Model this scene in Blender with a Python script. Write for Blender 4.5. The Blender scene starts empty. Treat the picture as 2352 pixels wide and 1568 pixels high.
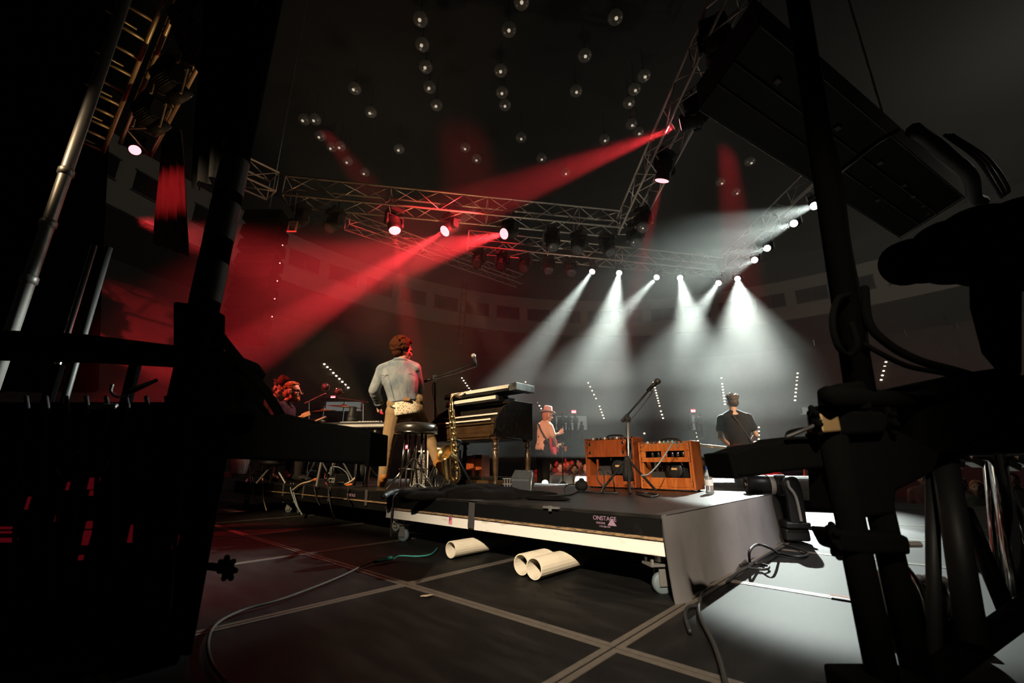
import bpy, bmesh, math, random
from mathutils import Vector, Matrix
random.seed(7)
V = Vector
SC = bpy.context.scene
COL = SC.collection
PI = math.pi

# ------------------------------------------------------------------ camera
FPX = 980.0                      # focal length in pixels of the 2352 x 1568 frame
TH = math.radians(16.21)         # camera pitched up
CAM = V((0, 0, .61))
cd = bpy.data.cameras.new('camera')
cd.sensor_width = 36.0
cd.lens = FPX / 2352 * 36.0
cd.clip_start = .02
cd.clip_end = 300
cd.dof.use_dof = True
cd.dof.focus_distance = 4.8
cd.dof.aperture_fstop = 2.8
cam = bpy.data.objects.new('camera', cd)
cam.location = CAM
cam.rotation_euler = (PI / 2 + TH, 0, 0)
COL.objects.link(cam)
SC.camera = cam

# ------------------------------------------------------------------ view and world
vs = SC.view_settings
vs.view_transform = 'Standard'
vs.look = 'None'
vs.exposure = 0.0
vs.gamma = 1.0
vs.use_curve_mapping = False
cy = SC.cycles
cy.max_bounces = 3
cy.diffuse_bounces = 1
cy.glossy_bounces = 2
cy.transmission_bounces = 4
cy.transparent_max_bounces = 6
cy.volume_bounces = 0
cy.sample_clamp_indirect = 4.0
cy.use_denoising = True
cy.use_adaptive_sampling = True
cy.adaptive_threshold = .05
cy.adaptive_min_samples = 16
cy.caustics_reflective = False
cy.caustics_refractive = False

HAZE = .014
wd = bpy.data.worlds.new('arena_air')
SC.world = wd
wd.use_nodes = True
nt = wd.node_tree
nt.nodes.clear()
wo = nt.nodes.new('ShaderNodeOutputWorld')
bg = nt.nodes.new('ShaderNodeBackground')
bg.inputs[0].default_value = (.004, .0038, .0035, 1)
bg.inputs[1].default_value = 1.0
nt.links.new(bg.outputs[0], wo.inputs[0])


def spot(loc, target, power, color, half_deg, blend=.4, radius=.05, name='spot_beam'):
    ld = bpy.data.lights.new(name, 'SPOT')
    ld.energy = power
    ld.color = color
    ld.spot_size = math.radians(half_deg * 2)
    ld.spot_blend = blend
    ld.shadow_soft_size = radius
    o = bpy.data.objects.new(name, ld)
    o.location = loc
    o.rotation_euler = (V(target) - V(loc)).to_track_quat('-Z', 'Y').to_euler()
    COL.objects.link(o)
    return o


def ray(u, v):
    a = (u - 1176) / FPX
    b = (784 - v) / FPX
    return V((a, math.cos(TH) - b * math.sin(TH), math.sin(TH) + b * math.cos(TH)))


def at(u, v, Y):                 # the point of the hall seen at (u, v) that lies Y metres ahead
    d = ray(u, v)
    return CAM + d * (Y / d.y)


def onz(u, v, z):                # the point seen at (u, v) on the level z
    d = ray(u, v)
    return CAM + d * ((z - CAM.z) / d.z)


SA = math.radians(-42)           # stage grid turned against the camera
EP = V((math.cos(SA), math.sin(SA), 0))
EQ = V((-math.sin(SA), math.cos(SA), 0))


def W(p, q, z=0):                # stage grid to world
    return EP * p + EQ * q + V((0, 0, z))


RED = (1, .035, .045)
COOL = (.90, 1, .93)
WARM = (1, .66, .36)
NEUT = (1, .86, .68)
# unseen show spots without fixtures, some of them added to brighten dark areas
spot((-4.2, -.6, 5.2), (-1.05, 5.0, 1.05), 4400, (1, .74, .46), 10, .6, .08, 'backlight_warm')
spot((-.6, -3.2, 3.6), (.45, 3.05, .2), 3900, (1, .84, .64), 14, 1.0, .06, 'backlight_riser')
spot((3.2, 1.9, 2.9), (1.7, 3.25, .15), 900, (1, .93, .90), 15, .9, .08, 'skirt_fill')  # added light to brighten the riser skirt, no lamp built there
spot((-4.9, -.4, 5.2), (-2.5, 5.7, .45), 2600, (1, .72, .42), 8, .8, .08, 'clutter_fill')  # added light to brighten the cables on the left riser
spot((-.6, -1.4, 4.4), (1.25, 4.4, .6), 1100, (1, .70, .42), 6, .6, .06, 'backlight_amps')
spot((-7.6, 3.0, 5.6), (-3.25, 6.4, 1.5), 2600, (1, .10, .07), 7, .4, .06, 'side_red')
spot((-.6, 7.6, 5.9), (-3.2, 6.4, 1.6), 2600, (1, .30, .22), 6, .5, .06, 'front_red')
spot((2.2, 6.0, 6.6), (-1.08, 5.05, 2.15), 5200, RED, 3.6, .4, .05, 'top_red')
spot((-2.4, -1.2, 5.6), (.80, 8.8, 1.35), 5200, (1, .45, .34), 3.2, .5, .06, 'backlight_pink')
spot((5.6, .5, 5.6), (3.85, 7.2, 1.35), 3600, (1, .68, .42), 4, .5, .06, 'backlight_right')
# house lights far up under the arena ceiling, dimmed for the show
for hx, hy, he in ((-6, 18, 130), (10, 20, 130), (24, 14, 900)):
    pl = bpy.data.lights.new('house_light', 'POINT')
    pl.energy = he
    pl.color = (1, .9, .74)
    pl.shadow_soft_size = 1.0
    po = bpy.data.objects.new('house_light', pl)
    po.location = (hx, hy, 13.5)
    COL.objects.link(po)


# ------------------------------------------------------------------ materials
MATS = {}


def mk(name, col, rough=.5, metal=0.0, var=.12, scale=24.0, bump=0.0, spec=.5, emit=None, es=0.0, trans=0.0, coat=0.0):
    if name in MATS:
        return MATS[name]
    m = bpy.data.materials.new(name)
    m.use_nodes = True
    t = m.node_tree
    b = t.nodes['Principled BSDF']
    b.inputs['Roughness'].default_value = rough
    b.inputs['Metallic'].default_value = metal
    b.inputs['Specular IOR Level'].default_value = spec
    b.inputs['Transmission Weight'].default_value = trans
    b.inputs['Coat Weight'].default_value = coat
    c = (col[0], col[1], col[2], 1)
    if var or bump:
        tc = t.nodes.new('ShaderNodeTexCoord')
        nz = t.nodes.new('ShaderNodeTexNoise')
        nz.inputs['Scale'].default_value = scale
        nz.inputs['Detail'].default_value = 4
        t.links.new(tc.outputs['Object'], nz.inputs['Vector'])
        mx = t.nodes.new('ShaderNodeMix')
        mx.data_type = 'RGBA'
        lo = tuple(max(0, x * (1 - var)) for x in col) + (1,)
        hi = tuple(min(1, x * (1 + var)) for x in col) + (1,)
        mx.inputs[6].default_value = lo
        mx.inputs[7].default_value = hi
        t.links.new(nz.outputs[0], mx.inputs[0])
        t.links.new(mx.outputs[2], b.inputs['Base Color'])
        if bump:
            bp = t.nodes.new('ShaderNodeBump')
            bp.inputs['Strength'].default_value = bump
            bp.inputs['Distance'].default_value = .01
            t.links.new(nz.outputs[0], bp.inputs['Height'])
            t.links.new(bp.outputs[0], b.inputs['Normal'])
    else:
        b.inputs['Base Color'].default_value = c
    if emit:
        b.inputs['Emission Color'].default_value = (emit[0], emit[1], emit[2], 1)
        b.inputs['Emission Strength'].default_value = es
        m.cycles.emission_sampling = 'NONE'
    MATS[name] = m
    return m


def pattern(name, base, second, scale, lo, hi, rough=.6, kind='NOISE', stretch=(1, 1, 1), bump=0.0, metal=0.0, spec=.5):
    """two colours mixed by a procedural pattern: wear, grain, print"""
    if name in MATS:
        return MATS[name]
    m = bpy.data.materials.new(name)
    m.use_nodes = True
    t = m.node_tree
    b = t.nodes['Principled BSDF']
    b.inputs['Roughness'].default_value = rough
    b.inputs['Metallic'].default_value = metal
    b.inputs['Specular IOR Level'].default_value = spec
    tc = t.nodes.new('ShaderNodeTexCoord')
    mp = t.nodes.new('ShaderNodeMapping')
    mp.inputs['Scale'].default_value = stretch
    t.links.new(tc.outputs['Object'], mp.inputs['Vector'])
    if kind == 'VORONOI':
        n = t.nodes.new('ShaderNodeTexVoronoi')
    else:
        n = t.nodes.new('ShaderNodeTexNoise')
        n.inputs['Detail'].default_value = 6
    n.inputs['Scale'].default_value = scale
    t.links.new(mp.outputs[0], n.inputs['Vector'])
    r = t.nodes.new('ShaderNodeMapRange')
    r.inputs[1].default_value = lo
    r.inputs[2].default_value = hi
    t.links.new(n.outputs[0], r.inputs[0])
    mx = t.nodes.new('ShaderNodeMix')
    mx.data_type = 'RGBA'
    mx.inputs[6].default_value = tuple(base) + (1,)
    mx.inputs[7].default_value = tuple(second) + (1,)
    t.links.new(r.outputs[0], mx.inputs[0])
    t.links.new(mx.outputs[2], b.inputs['Base Color'])
    if bump:
        bp = t.nodes.new('ShaderNodeBump')
        bp.inputs['Strength'].default_value = bump
        bp.inputs['Distance'].default_value = .01
        t.links.new(n.outputs[0], bp.inputs['Height'])
        t.links.new(bp.outputs[0], b.inputs['Normal'])
    MATS[name] = m
    return m


BLK = mk('black_paint', (.012, .012, .012), .55, spec=.3)
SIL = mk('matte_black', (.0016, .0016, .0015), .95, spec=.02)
BLKG = mk('black_gloss', (.012, .011, .010), .16, spec=.5)
CLOTH = mk('black_cloth', (.010, .010, .010), .95, spec=.1, scale=90, bump=.3)
RUB = mk('cable_rubber', (.014, .014, .015), .5, spec=.4)
ALU = mk('aluminium', (.62, .60, .56), .38, 1.0)
TRUSS = mk('truss_aluminium', (.55, .52, .47), .5, .7)
CHROME = mk('chrome', (.8, .78, .74), .14, 1.0)
STEEL = mk('dull_steel', (.36, .35, .33), .45, .8)
WHITE = mk('white_plastic', (.78, .76, .70), .5)
PAPER = mk('pale_label', (.75, .75, .72), .7)


# ------------------------------------------------------------------ mesh builder
class M:
    def __init__(s):
        s.v = []
        s.f = []
        s.m = []

    def add(s, vs_, fs, mat=0):
        k = len(s.v)
        s.v += [tuple(x) for x in vs_]
        s.f += [tuple(i + k for i in f) for f in fs]
        s.m += [mat] * len(fs)
        return s

    def box(s, c, size, R=None, mat=0, taper=1.0):
        c = V(c)
        hx, hy, hz_ = size[0] / 2, size[1] / 2, size[2] / 2
        vs_ = []
        for z in (-1, 1):
            k = taper if z > 0 else 1
            for x, y in ((-1, -1), (1, -1), (1, 1), (-1, 1)):
                p = V((x * hx * k, y * hy * k, z * hz_))
                vs_.append(c + (R @ p if R else p))
        return s.add(vs_, [(3, 2, 1, 0), (4, 5, 6, 7), (0, 1, 5, 4), (1, 2, 6, 5), (2, 3, 7, 6), (3, 0, 4, 7)], mat)

    def rings(s, rings, caps=True, mat=0, closed=False):
        n = len(rings[0])
        vs_ = [p for r in rings for p in r]
        fs = []
        k = len(rings)
        for i in range(k if closed else k - 1):
            a, b = i * n, ((i + 1) % k) * n
            for j in range(n):
                fs.append((a + j, a + (j + 1) % n, b + (j + 1) % n, b + j))
        if caps and not closed:
            fs.append(tuple(reversed(range(n))))
            fs.append(tuple((k - 1) * n + j for j in range(n)))
        return s.add(vs_, fs, mat)

    def tube(s, p, q, r, r2=None, n=8, mat=0, caps=True):
        p, q = V(p), V(q)
        r2 = r if r2 is None else r2
        d = (q - p).normalized()
        a = d.orthogonal().normalized()
        b = d.cross(a)
        R = []
        for c, rr in ((p, r), (q, r2)):
            R.append([c + (a * math.cos(2 * PI * j / n) + b * math.sin(2 * PI * j / n)) * rr for j in range(n)])
        return s.rings(R, caps, mat)

    def pipe(s, p, q, r, wall, n=20, mat=0):     # a hollow pipe
        p, q = V(p), V(q)
        d = (q - p).normalized()
        a = d.orthogonal().normalized()
        b = d.cross(a)
        R = []
        for c, rr in ((p, r), (q, r), (q, r - wall), (p, r - wall)):
            R.append([c + (a * math.cos(2 * PI * j / n) + b * math.sin(2 * PI * j / n)) * rr for j in range(n)])
        return s.rings(R, False, mat, closed=True)

    def path(s, pts, r, n=6, mat=0, closed=False):
        pts = [V(p) for p in pts]
        rs = r if isinstance(r, (list, tuple)) else [r] * len(pts)
        R = []
        a = None
        k = len(pts)
        for i, p in enumerate(pts):
            if closed:
                d = (pts[(i + 1) % k] - pts[i - 1]).normalized()
            else:
                d = (pts[min(i + 1, k - 1)] - pts[max(i - 1, 0)]).normalized()
            if a is None:
                a = d.orthogonal().normalized()
            a = (a - d * a.dot(d)).normalized()
            b = d.cross(a)
            R.append([p + (a * math.cos(2 * PI * j / n) + b * math.sin(2 * PI * j / n)) * rs[i] for j in range(n)])
        return s.rings(R, True, mat, closed)

    def lathe(s, prof, n=20, T=None, mat=0, caps=True):
        R = []
        for r, z in prof:
            ring = [V((r * math.cos(2 * PI * j / n), r * math.sin(2 * PI * j / n), z)) for j in range(n)]
            R.append([T @ p for p in ring] if T else ring)
        return s.rings(R, caps, mat)

    def sph(s, c, r, n=12, k=8, R=None, mat=0):
        c = V(c)
        r = V((r, r, r)) if not hasattr(r, '__len__') else V(r)
        ring = []
        for i in range(k + 1):
            t = PI * i / k
            rr = max(math.sin(t), .02)
            z = -math.cos(t)
            pts = [V((r.x * rr * math.cos(2 * PI * j / n), r.y * rr * math.sin(2 * PI * j / n), r.z * z)) for j in range(n)]
            ring.append([c + (R @ p if R else p) for p in pts])
        return s.rings(ring, True, mat)

    def cap(s, p, q, r0, r1, n=12, mat=0):       # tapered capsule
        p, q = V(p), V(q)
        d = (q - p)
        if d.length < 1e-5:
            return s.sph(p, r0, n, 8)
        d.normalize()
        a = d.orthogonal().normalized()
        b = d.cross(a)
        ring = []
        for c, r, ts in ((p, r0, (-80, -50, -20, 0)), (q, r1, (0, 20, 50, 80))):
            for t in ts:
                tt = math.radians(t)
                ring.append([c + d * (r * math.sin(tt)) + (a * math.cos(2 * PI * j / n) + b * math.sin(2 * PI * j / n)) * (r * math.cos(tt)) for j in range(n)])
        return s.rings(ring, True, mat)

    def prism(s, poly, h, T=None, mat=0):         # polygon in xy, extruded along z from -h/2 to h/2
        n = len(poly)
        R = [[V((x, y, z)) for x, y in poly] for z in (-h / 2, h / 2)]
        if T:
            R = [[T @ p for p in r] for r in R]
        return s.rings(R, True, mat)

    def mesh(s, name):
        me = bpy.data.meshes.new(name)
        me.from_pydata(s.v, [], s.f)
        for p, k in zip(me.polygons, s.m):
            p.material_index = k
        return me

    def build(s, name, mats, parent=None, smooth=False, bevel=0.0, seg=2, loc=None, rotz=None):
        me = s.mesh(name)
        bm = bmesh.new()
        bm.from_mesh(me)
        bmesh.ops.recalc_face_normals(bm, faces=bm.faces)
        bm.to_mesh(me)
        bm.free()
        for m in (mats if isinstance(mats, (list, tuple)) else [mats]):
            me.materials.append(m)
        return link(name, me, parent, smooth, bevel, seg, loc, rotz)


def link(name, me, parent=None, smooth=False, bevel=0.0, seg=2, loc=None, rotz=None):
    o = bpy.data.objects.new(name, me)
    COL.objects.link(o)
    if smooth:
        for p in me.polygons:
            p.use_smooth = True
    if bevel:
        b = o.modifiers.new('bevel', 'BEVEL')
        b.width = bevel
        b.segments = seg
        b.limit_method = 'ANGLE'
    if parent:
        o.parent = parent
    if loc is not None:
        o.location = loc
    if rotz is not None:
        o.rotation_euler = (0, 0, rotz)
    return o


def tag(o, label=None, cat=None, group=None, kind=None):
    if label:
        o['label'] = label
    if cat:
        o['category'] = cat
    if group:
        o['group'] = group
    if kind:
        o['kind'] = kind
    return o


def thing(name, label, cat, loc=(0, 0, 0), rotz=0.0, group=None):
    o = bpy.data.objects.new(name, None)
    o.empty_display_size = .1
    COL.objects.link(o)
    o.location = loc
    o.rotation_euler = (0, 0, rotz)
    return tag(o, label, cat, group)


def dup(root, parent=None):
    c = root.copy()
    COL.objects.link(c)
    c.parent = parent
    for ch in list(root.children):
        dup(ch, c)
    return c


ORD = ['first', 'second', 'third', 'fourth', 'fifth', 'sixth', 'seventh', 'eighth', 'ninth', 'tenth', 'eleventh', 'twelfth', 'thirteenth', 'fourteenth']


def RZ(a):
    return Matrix.Rotation(a, 3, 'Z')


def frame(x, y, z, o):                     # 4x4 from axes
    return Matrix(((x[0], y[0], z[0], o[0]), (x[1], y[1], z[1], o[1]), (x[2], y[2], z[2], o[2]), (0, 0, 0, 1)))


def smoothpts(pts, n=6):                   # Catmull-Rom
    pts = [V(p) for p in pts]
    P = [pts[0] * 2 - pts[1]] + pts + [pts[-1] * 2 - pts[-2]]
    out = []
    for i in range(1, len(P) - 2):
        for k in range(n):
            t = k / n
            a, b, c, d = P[i - 1], P[i], P[i + 1], P[i + 2]
            out.append(.5 * ((2 * b) + (c - a) * t + (2 * a - 5 * b + 4 * c - d) * t * t + (3 * b - a - 3 * c + d) * t ** 3))
    out.append(pts[-1])
    return out


def text(name, body, size, T, mat, parent, depth=.001, align='CENTER'):
    cu = bpy.data.curves.new(name, 'FONT')
    cu.body = body
    cu.size = size
    cu.align_x = align
    cu.align_y = 'CENTER'
    cu.extrude = depth
    cu.materials.append(mat)
    t_ = bpy.data.objects.new(name, cu)
    COL.objects.link(t_)
    dg = bpy.context.evaluated_depsgraph_get()
    me = bpy.data.meshes.new_from_object(t_.evaluated_get(dg))
    bpy.data.objects.remove(t_)
    o = link(name, me, parent)
    o.matrix_local = T
    return o


def voxel(m, size, smooth=4, name='m', factor=.5):
    """weld overlapping solids into one continuous surface"""
    me = m.mesh('tmp')
    o = bpy.data.objects.new('tmp', me)
    COL.objects.link(o)
    r = o.modifiers.new('r', 'REMESH')
    r.mode = 'VOXEL'
    r.voxel_size = size
    if smooth:
        sm = o.modifiers.new('s', 'SMOOTH')
        sm.iterations = smooth
        sm.factor = factor
    dg = bpy.context.evaluated_depsgraph_get()
    dg.update()
    out = bpy.data.meshes.new_from_object(o.evaluated_get(dg))
    out.name = name
    bpy.data.objects.remove(o)
    bpy.data.meshes.remove(me)
    for p in out.polygons:
        p.use_smooth = True
    return out


# ------------------------------------------------------------------ the hall
AC = V((8.4, 11.3, 0))
AR = 29.4
PSTAGE = pattern('stage_panel_black', (.0032, .003, .0028), (.015, .014, .0125), 3.0, .45, .78, .6, stretch=(1, 4, 1), bump=.05, spec=.2)
WALLM = mk('arena_wall', (.030, .025, .021), .9, var=.3, scale=.6)
FASC = mk('arena_fascia', (.30, .28, .24), .8, var=.1, scale=.8)
STAND = mk('arena_stand', (.060, .055, .050), .9, var=.35, scale=3)
GLASSD = mk('dark_glass', (.02, .022, .024), .25)


def arc(r, z, a0, a1, n):
    return [AC + V((r * math.cos(math.radians(a0 + (a1 - a0) * i / n)), r * math.sin(math.radians(a0 + (a1 - a0) * i / n)), z)) for i in range(n + 1)]


def arc_strip(prof, a0, a1, n):
    m = M()
    R = [arc(r, z, a0, a1, n) for r, z in prof]
    vs_ = [p for r in R for p in r]
    fs = []
    k = n + 1
    for i in range(len(R) - 1):
        for j in range(n):
            fs.append((i * k + j, i * k + j + 1, (i + 1) * k + j + 1, (i + 1) * k + j))
    return m.add(vs_, fs)


m = M()
m.box(W(-1.5, 2.4, -.36), (24, 13.2, .70), RZ(SA))
floor = tag(m.build('floor', BLK), kind='structure')
m = M()                                            # one stage panel with its metal edging
m.box((0, 0, -.008), (1.212, 1.212, .016), mat=0)
for s in (-1, 1):
    m.box((0, s * .594, .0012), (1.212, .024, .0024), mat=1)
    m.box((s * .594, 0, .0012), (.024, 1.164, .0024), mat=1)
EDGE = mk('panel_edging', (.13, .11, .09), .5, .4, var=.3, scale=40)
pm = m.mesh('stage_panel')
pm.materials.append(PSTAGE)
pm.materials.append(EDGE)
for i in range(-7, 5):
    for j in range(-2, 7):
        o = link('stage_panel', pm, floor)
        o.location = W(-.88 + 1.22 * (i + .5), 1.5 + 1.22 * (j + .5), .008)
        o.rotation_euler = (0, 0, SA + random.choice((0, PI / 2)))
m = M()
m.box(AC + V((0, 0, -1.25)), (70, 70, .2))
tag(m.build('ground', mk('arena_floor', (.02, .02, .02), .8)), kind='structure')

wall = tag(arc_strip([(AR, -1.2), (AR, 19.2)], -5, 190, 60).build('wall_back', WALLM, smooth=True), kind='structure')
arc_strip([(AR - .05, 12.9), (AR - .35, 12.95), (AR - .35, 16.6), (AR - .05, 16.65)], -5, 190, 60).build('fascia', FASC, wall)
wm = M()
wm.box((0, 0, 0), (.16, 2.25, 1.15), mat=1)
wm.box((-.04, 0, 0), (.16, .06, 1.15), mat=0)
wm.box((-.03, 0, .6), (.16, 2.4, .07), mat=0)
wm.box((-.03, 0, -.6), (.16, 2.4, .07), mat=0)
wme = wm.mesh('window')
wme.materials.append(mk('window_frame_grey', (.10, .10, .09), .7))
wme.materials.append(GLASSD)
for k in range(28):
    a = math.radians(10 + 6.1 * k)
    o = link('window', wme, wall)
    o.location = AC + V((math.cos(a), math.sin(a), 0)) * (AR - .36) + V((0, 0, 14.85))
    o.rotation_euler = (0, 0, a)
arc_strip([(.1, 19), (AR + .4, 19)], 0, 360, 60).build('ceiling', mk('ceiling_dark', (.012, .012, .012), .95))['kind'] = 'structure'
prof = []
for k in range(21):
    r = 20.2 + k * .43
    prof += [(r, .4 + k * .47), (r, .87 + k * .47)]
prof = [(20.2, -1.2)] + prof + [(AR, .87 + 20 * .47)]
stands = tag(arc_strip(prof, -5, 190, 60).build('seating_stand', STAND), 'dark stepped seating stand curving round the hall', 'stand', kind='structure')


def stand_z(p):
    r = (V((p.x, p.y, 0)) - AC).length
    return .64 + (r - 20.2) / .43 * .47


def on_stand(u, v):
    d = ray(u, v).normalized()
    t = 12
    while t < 70:
        p = CAM + d * t
        if (V((p.x, p.y, 0)) - AC).length > 20.2 and p.z < stand_z(p):
            return p - d * .25
        t += .1
    return CAM + d * 45


# step lights along the aisles, one small lamp per step
LAMPW = mk('step_light_glow', (1, .9, .7), .5, emit=(1, .83, .58), es=3.2, var=0)
sl = M()
sl.sph((0, 0, 0), (.075, .075, .055), 8, 6)
slm = sl.mesh('step_light')
slm.materials.append(LAMPW)


def aisle(u0, v0, u1, v1, n, where, size=1.0, skip=()):
    for k in range(n):
        if k in skip:
            continue
        t = k / max(1, n - 1)
        p = on_stand(u0 + (u1 - u0) * t, v0 + (v1 - v0) * t)
        o = link('step_light', slm)
        o.location = p
        o.scale = (size,) * 3
        tag(o, 'tiny step light, %s from top, in the row ' % ORD[k] + where, 'step light', 'step lights ' + where)


aisle(745, 836, 800, 890, 9, 'above the drum kit')
aisle(1061, 868, 1081, 897, 6, 'above the saxophone', .9)
aisle(1207, 877, 1216, 893, 3, 'just above the organ top', .9)
aisle(1235, 925, 1243, 938, 3, 'between organ and pink hat', .9)
aisle(1351, 879, 1369, 915, 5, 'high over the left amplifier', .9)
aisle(1377, 933, 1387, 960, 5, 'lower down over the left amplifier', .9)
aisle(1501, 878, 1515, 932, 10, 'beside the right boom microphone')
aisle(1518, 944, 1523, 960, 3, 'below the right boom microphone')
aisle(1657, 868, 1665, 928, 10, 'left of the spiky haired guitarist', 1.05, (1,))
aisle(1599, 985, 1603, 1012, 4, 'over the guitar headstock', .9)
aisle(1743, 981, 1743, 1017, 5, 'at the black shirt guitarist elbow', .9)
aisle(1832, 857, 1826, 919, 8, 'left of the dark lighting tower', 1.05)
aisle(2035, 831, 2024, 872, 5, 'right of the dark lighting tower', 1.05)
aisle(2093, 967, 2087, 980, 2, 'in the gap under the lighting tower')
aisle(2268, 797, 2283, 812, 3, 'at the right edge of the hall', 1.1)
aisle(1480, 995, 1484, 1000, 1, 'just over the taller amplifier')

# handrails of the right stand
for u0, v0, u1, v1, w in ((2010, 715, 2080, 768, 'nearest the lighting tower'), (2112, 695, 2200, 752, 'farther right'), (1838, 745, 1870, 790, 'left of the lighting tower')):
    a, b = on_stand(u0, v0), on_stand(u1, v1)
    r = thing('handrail', 'thin pale stair handrail on the right stand, ' + w, 'handrail', b)
    mm = M()
    mm.tube(a - b + V((0, 0, .35)), V((0, 0, .35)), .035, n=6)
    mm.build('rail', ALU, r)
    for k in (0, .5, 1):
        mm = M()
        q = (a - b) * k
        mm.tube(q + V((0, 0, .38)), q + V((0, 0, -.5)), .03, n=6)
        mm.build('post', ALU, r)

# lit corridor openings in the stands with people standing in them
GLOWW = mk('corridor_glow', (.6, .62, .58), .8, emit=(.8, .86, .8), es=.14, var=.25, scale=.8)  # wall panel emits in place of lamps inside the corridor
DSIL = mk('dim_clothes', (.03, .03, .03), .9)


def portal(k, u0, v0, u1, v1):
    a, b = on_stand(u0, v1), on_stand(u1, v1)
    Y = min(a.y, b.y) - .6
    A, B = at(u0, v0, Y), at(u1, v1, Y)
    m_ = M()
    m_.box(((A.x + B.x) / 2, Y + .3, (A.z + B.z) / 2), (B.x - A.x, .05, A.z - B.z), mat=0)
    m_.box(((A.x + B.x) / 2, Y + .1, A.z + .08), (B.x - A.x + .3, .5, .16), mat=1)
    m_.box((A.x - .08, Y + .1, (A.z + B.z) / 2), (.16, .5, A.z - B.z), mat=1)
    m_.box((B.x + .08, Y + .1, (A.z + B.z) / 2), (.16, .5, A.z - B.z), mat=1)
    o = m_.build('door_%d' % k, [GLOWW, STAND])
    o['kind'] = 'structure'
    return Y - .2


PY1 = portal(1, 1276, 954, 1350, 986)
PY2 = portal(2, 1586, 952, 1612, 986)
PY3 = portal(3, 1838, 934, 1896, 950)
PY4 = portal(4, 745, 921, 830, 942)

# exit signs
EXR = mk('exit_red', (.8, .1, .1), .5, emit=(1, .10, .13), es=2.2, var=0)
EXW = mk('exit_letters', (1, .8, .8), .5, emit=(1, .72, .75), es=4.0, var=0)
for u, v, w in ((765, 913, 'above the drum cymbals'), (860, 1024, 'low behind the standing player, left one'), (932, 1026, 'seen between the stool legs'), (1318, 946, 'above the corridor beside the pink hat'), (1592, 944, 'left of the spiky haired guitarist')):
    p = on_stand(u, v) if v < 1000 else at(u, v, 24)
    p = p - ray(u, v) * .4
    s = p.y / 25
    r = thing('exit_sign', 'small red lit exit sign ' + w, 'exit sign', p)
    mm = M()
    mm.box((0, 0, 0), (.26 * s, .06, .22 * s))
    mm.build('sign_box', EXR, r, bevel=.01)
    text('lettering', 'EXIT', .12 * s, Matrix.Translation((0, -.035, 0)) @ Matrix.Rotation(PI / 2, 4, 'X'), EXW, r, .003)

# pendant lamps under the ceiling
GLOBE = mk('lamp_globe', (.10, .09, .075), .25, emit=(1, .84, .62), es=.006, var=.2, scale=4)  # faint glow added for the light that unlit globes reflect
GLINT = mk('lamp_glint', (1, .9, .7), .4, emit=(1, .86, .66), es=.45, var=0)  # glowing dot put in for the highlight on the globe
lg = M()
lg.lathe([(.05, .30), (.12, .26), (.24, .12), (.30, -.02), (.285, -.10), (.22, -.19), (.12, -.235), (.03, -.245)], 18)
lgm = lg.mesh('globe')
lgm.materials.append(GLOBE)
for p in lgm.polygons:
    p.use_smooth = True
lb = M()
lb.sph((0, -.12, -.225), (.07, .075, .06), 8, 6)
lbm = lb.mesh('glint')
lbm.materials.append(GLINT)
lc = M()
lc.tube((0, 0, .28), (0, 0, 1.6), .015, n=5)
lc.lathe([(.09, .26), (.09, .36), (.03, .42)], 10)
lcm = lc.mesh('cable')
lcm.materials.append(BLK)
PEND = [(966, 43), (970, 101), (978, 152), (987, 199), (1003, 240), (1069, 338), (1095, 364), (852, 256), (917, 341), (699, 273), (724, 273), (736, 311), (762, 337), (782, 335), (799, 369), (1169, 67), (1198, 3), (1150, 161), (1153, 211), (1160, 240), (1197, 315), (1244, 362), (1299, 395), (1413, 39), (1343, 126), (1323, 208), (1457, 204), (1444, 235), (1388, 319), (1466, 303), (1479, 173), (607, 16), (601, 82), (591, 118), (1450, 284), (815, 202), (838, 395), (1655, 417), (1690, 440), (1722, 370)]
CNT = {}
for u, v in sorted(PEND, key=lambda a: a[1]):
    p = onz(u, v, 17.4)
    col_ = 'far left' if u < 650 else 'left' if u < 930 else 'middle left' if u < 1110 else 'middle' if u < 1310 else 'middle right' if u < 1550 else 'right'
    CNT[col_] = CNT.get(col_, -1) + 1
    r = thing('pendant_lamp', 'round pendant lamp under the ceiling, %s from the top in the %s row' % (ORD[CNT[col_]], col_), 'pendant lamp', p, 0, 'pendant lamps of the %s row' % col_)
    for n_, me_ in (('globe', lgm), ('glint', lbm), ('cable', lcm)):
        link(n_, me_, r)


# ------------------------------------------------------------------ trusses
def truss(name, label, a, b, w=.52, h=.52, bay=.6, mat=None, group=None, r=.026):
    a, b = V(a), V(b)
    t = thing(name, label, 'truss', a, 0, group)
    d = b - a
    L = d.length
    d.normalize()
    side = d.cross(V((0, 0, 1))).normalized()
    up = side.cross(d).normalized()
    mt = mat or TRUSS
    cor = [(sx, sz) for sx, sz in ((-1, -1), (1, -1), (1, 1), (-1, 1))]
    base = [side * (sx * w / 2) + up * (sz * h / 2) for sx, sz in cor]
    for c in base:
        mm = M()
        mm.tube(c, c + d * L, r, n=8)
        mm.build('chord', mt, t, smooth=True)
    n = max(2, int(L / bay))
    for k in range(4):
        c0, c1 = base[k], base[(k + 1) % 4]
        pts = [(c0 if i % 2 == 0 else c1) + d * (L * i / n) for i in range(n + 1)]
        mm = M()
        for i in range(n):
            mm.tube(pts[i], pts[i + 1], r * .5, n=5)
        for i in range(0, n + 1, 4):
            mm.tube(c0 + d * (L * i / n), c1 + d * (L * i / n), r * .5, n=5)
        mm.build('lacing', mt, t, smooth=True)
    return t


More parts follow.
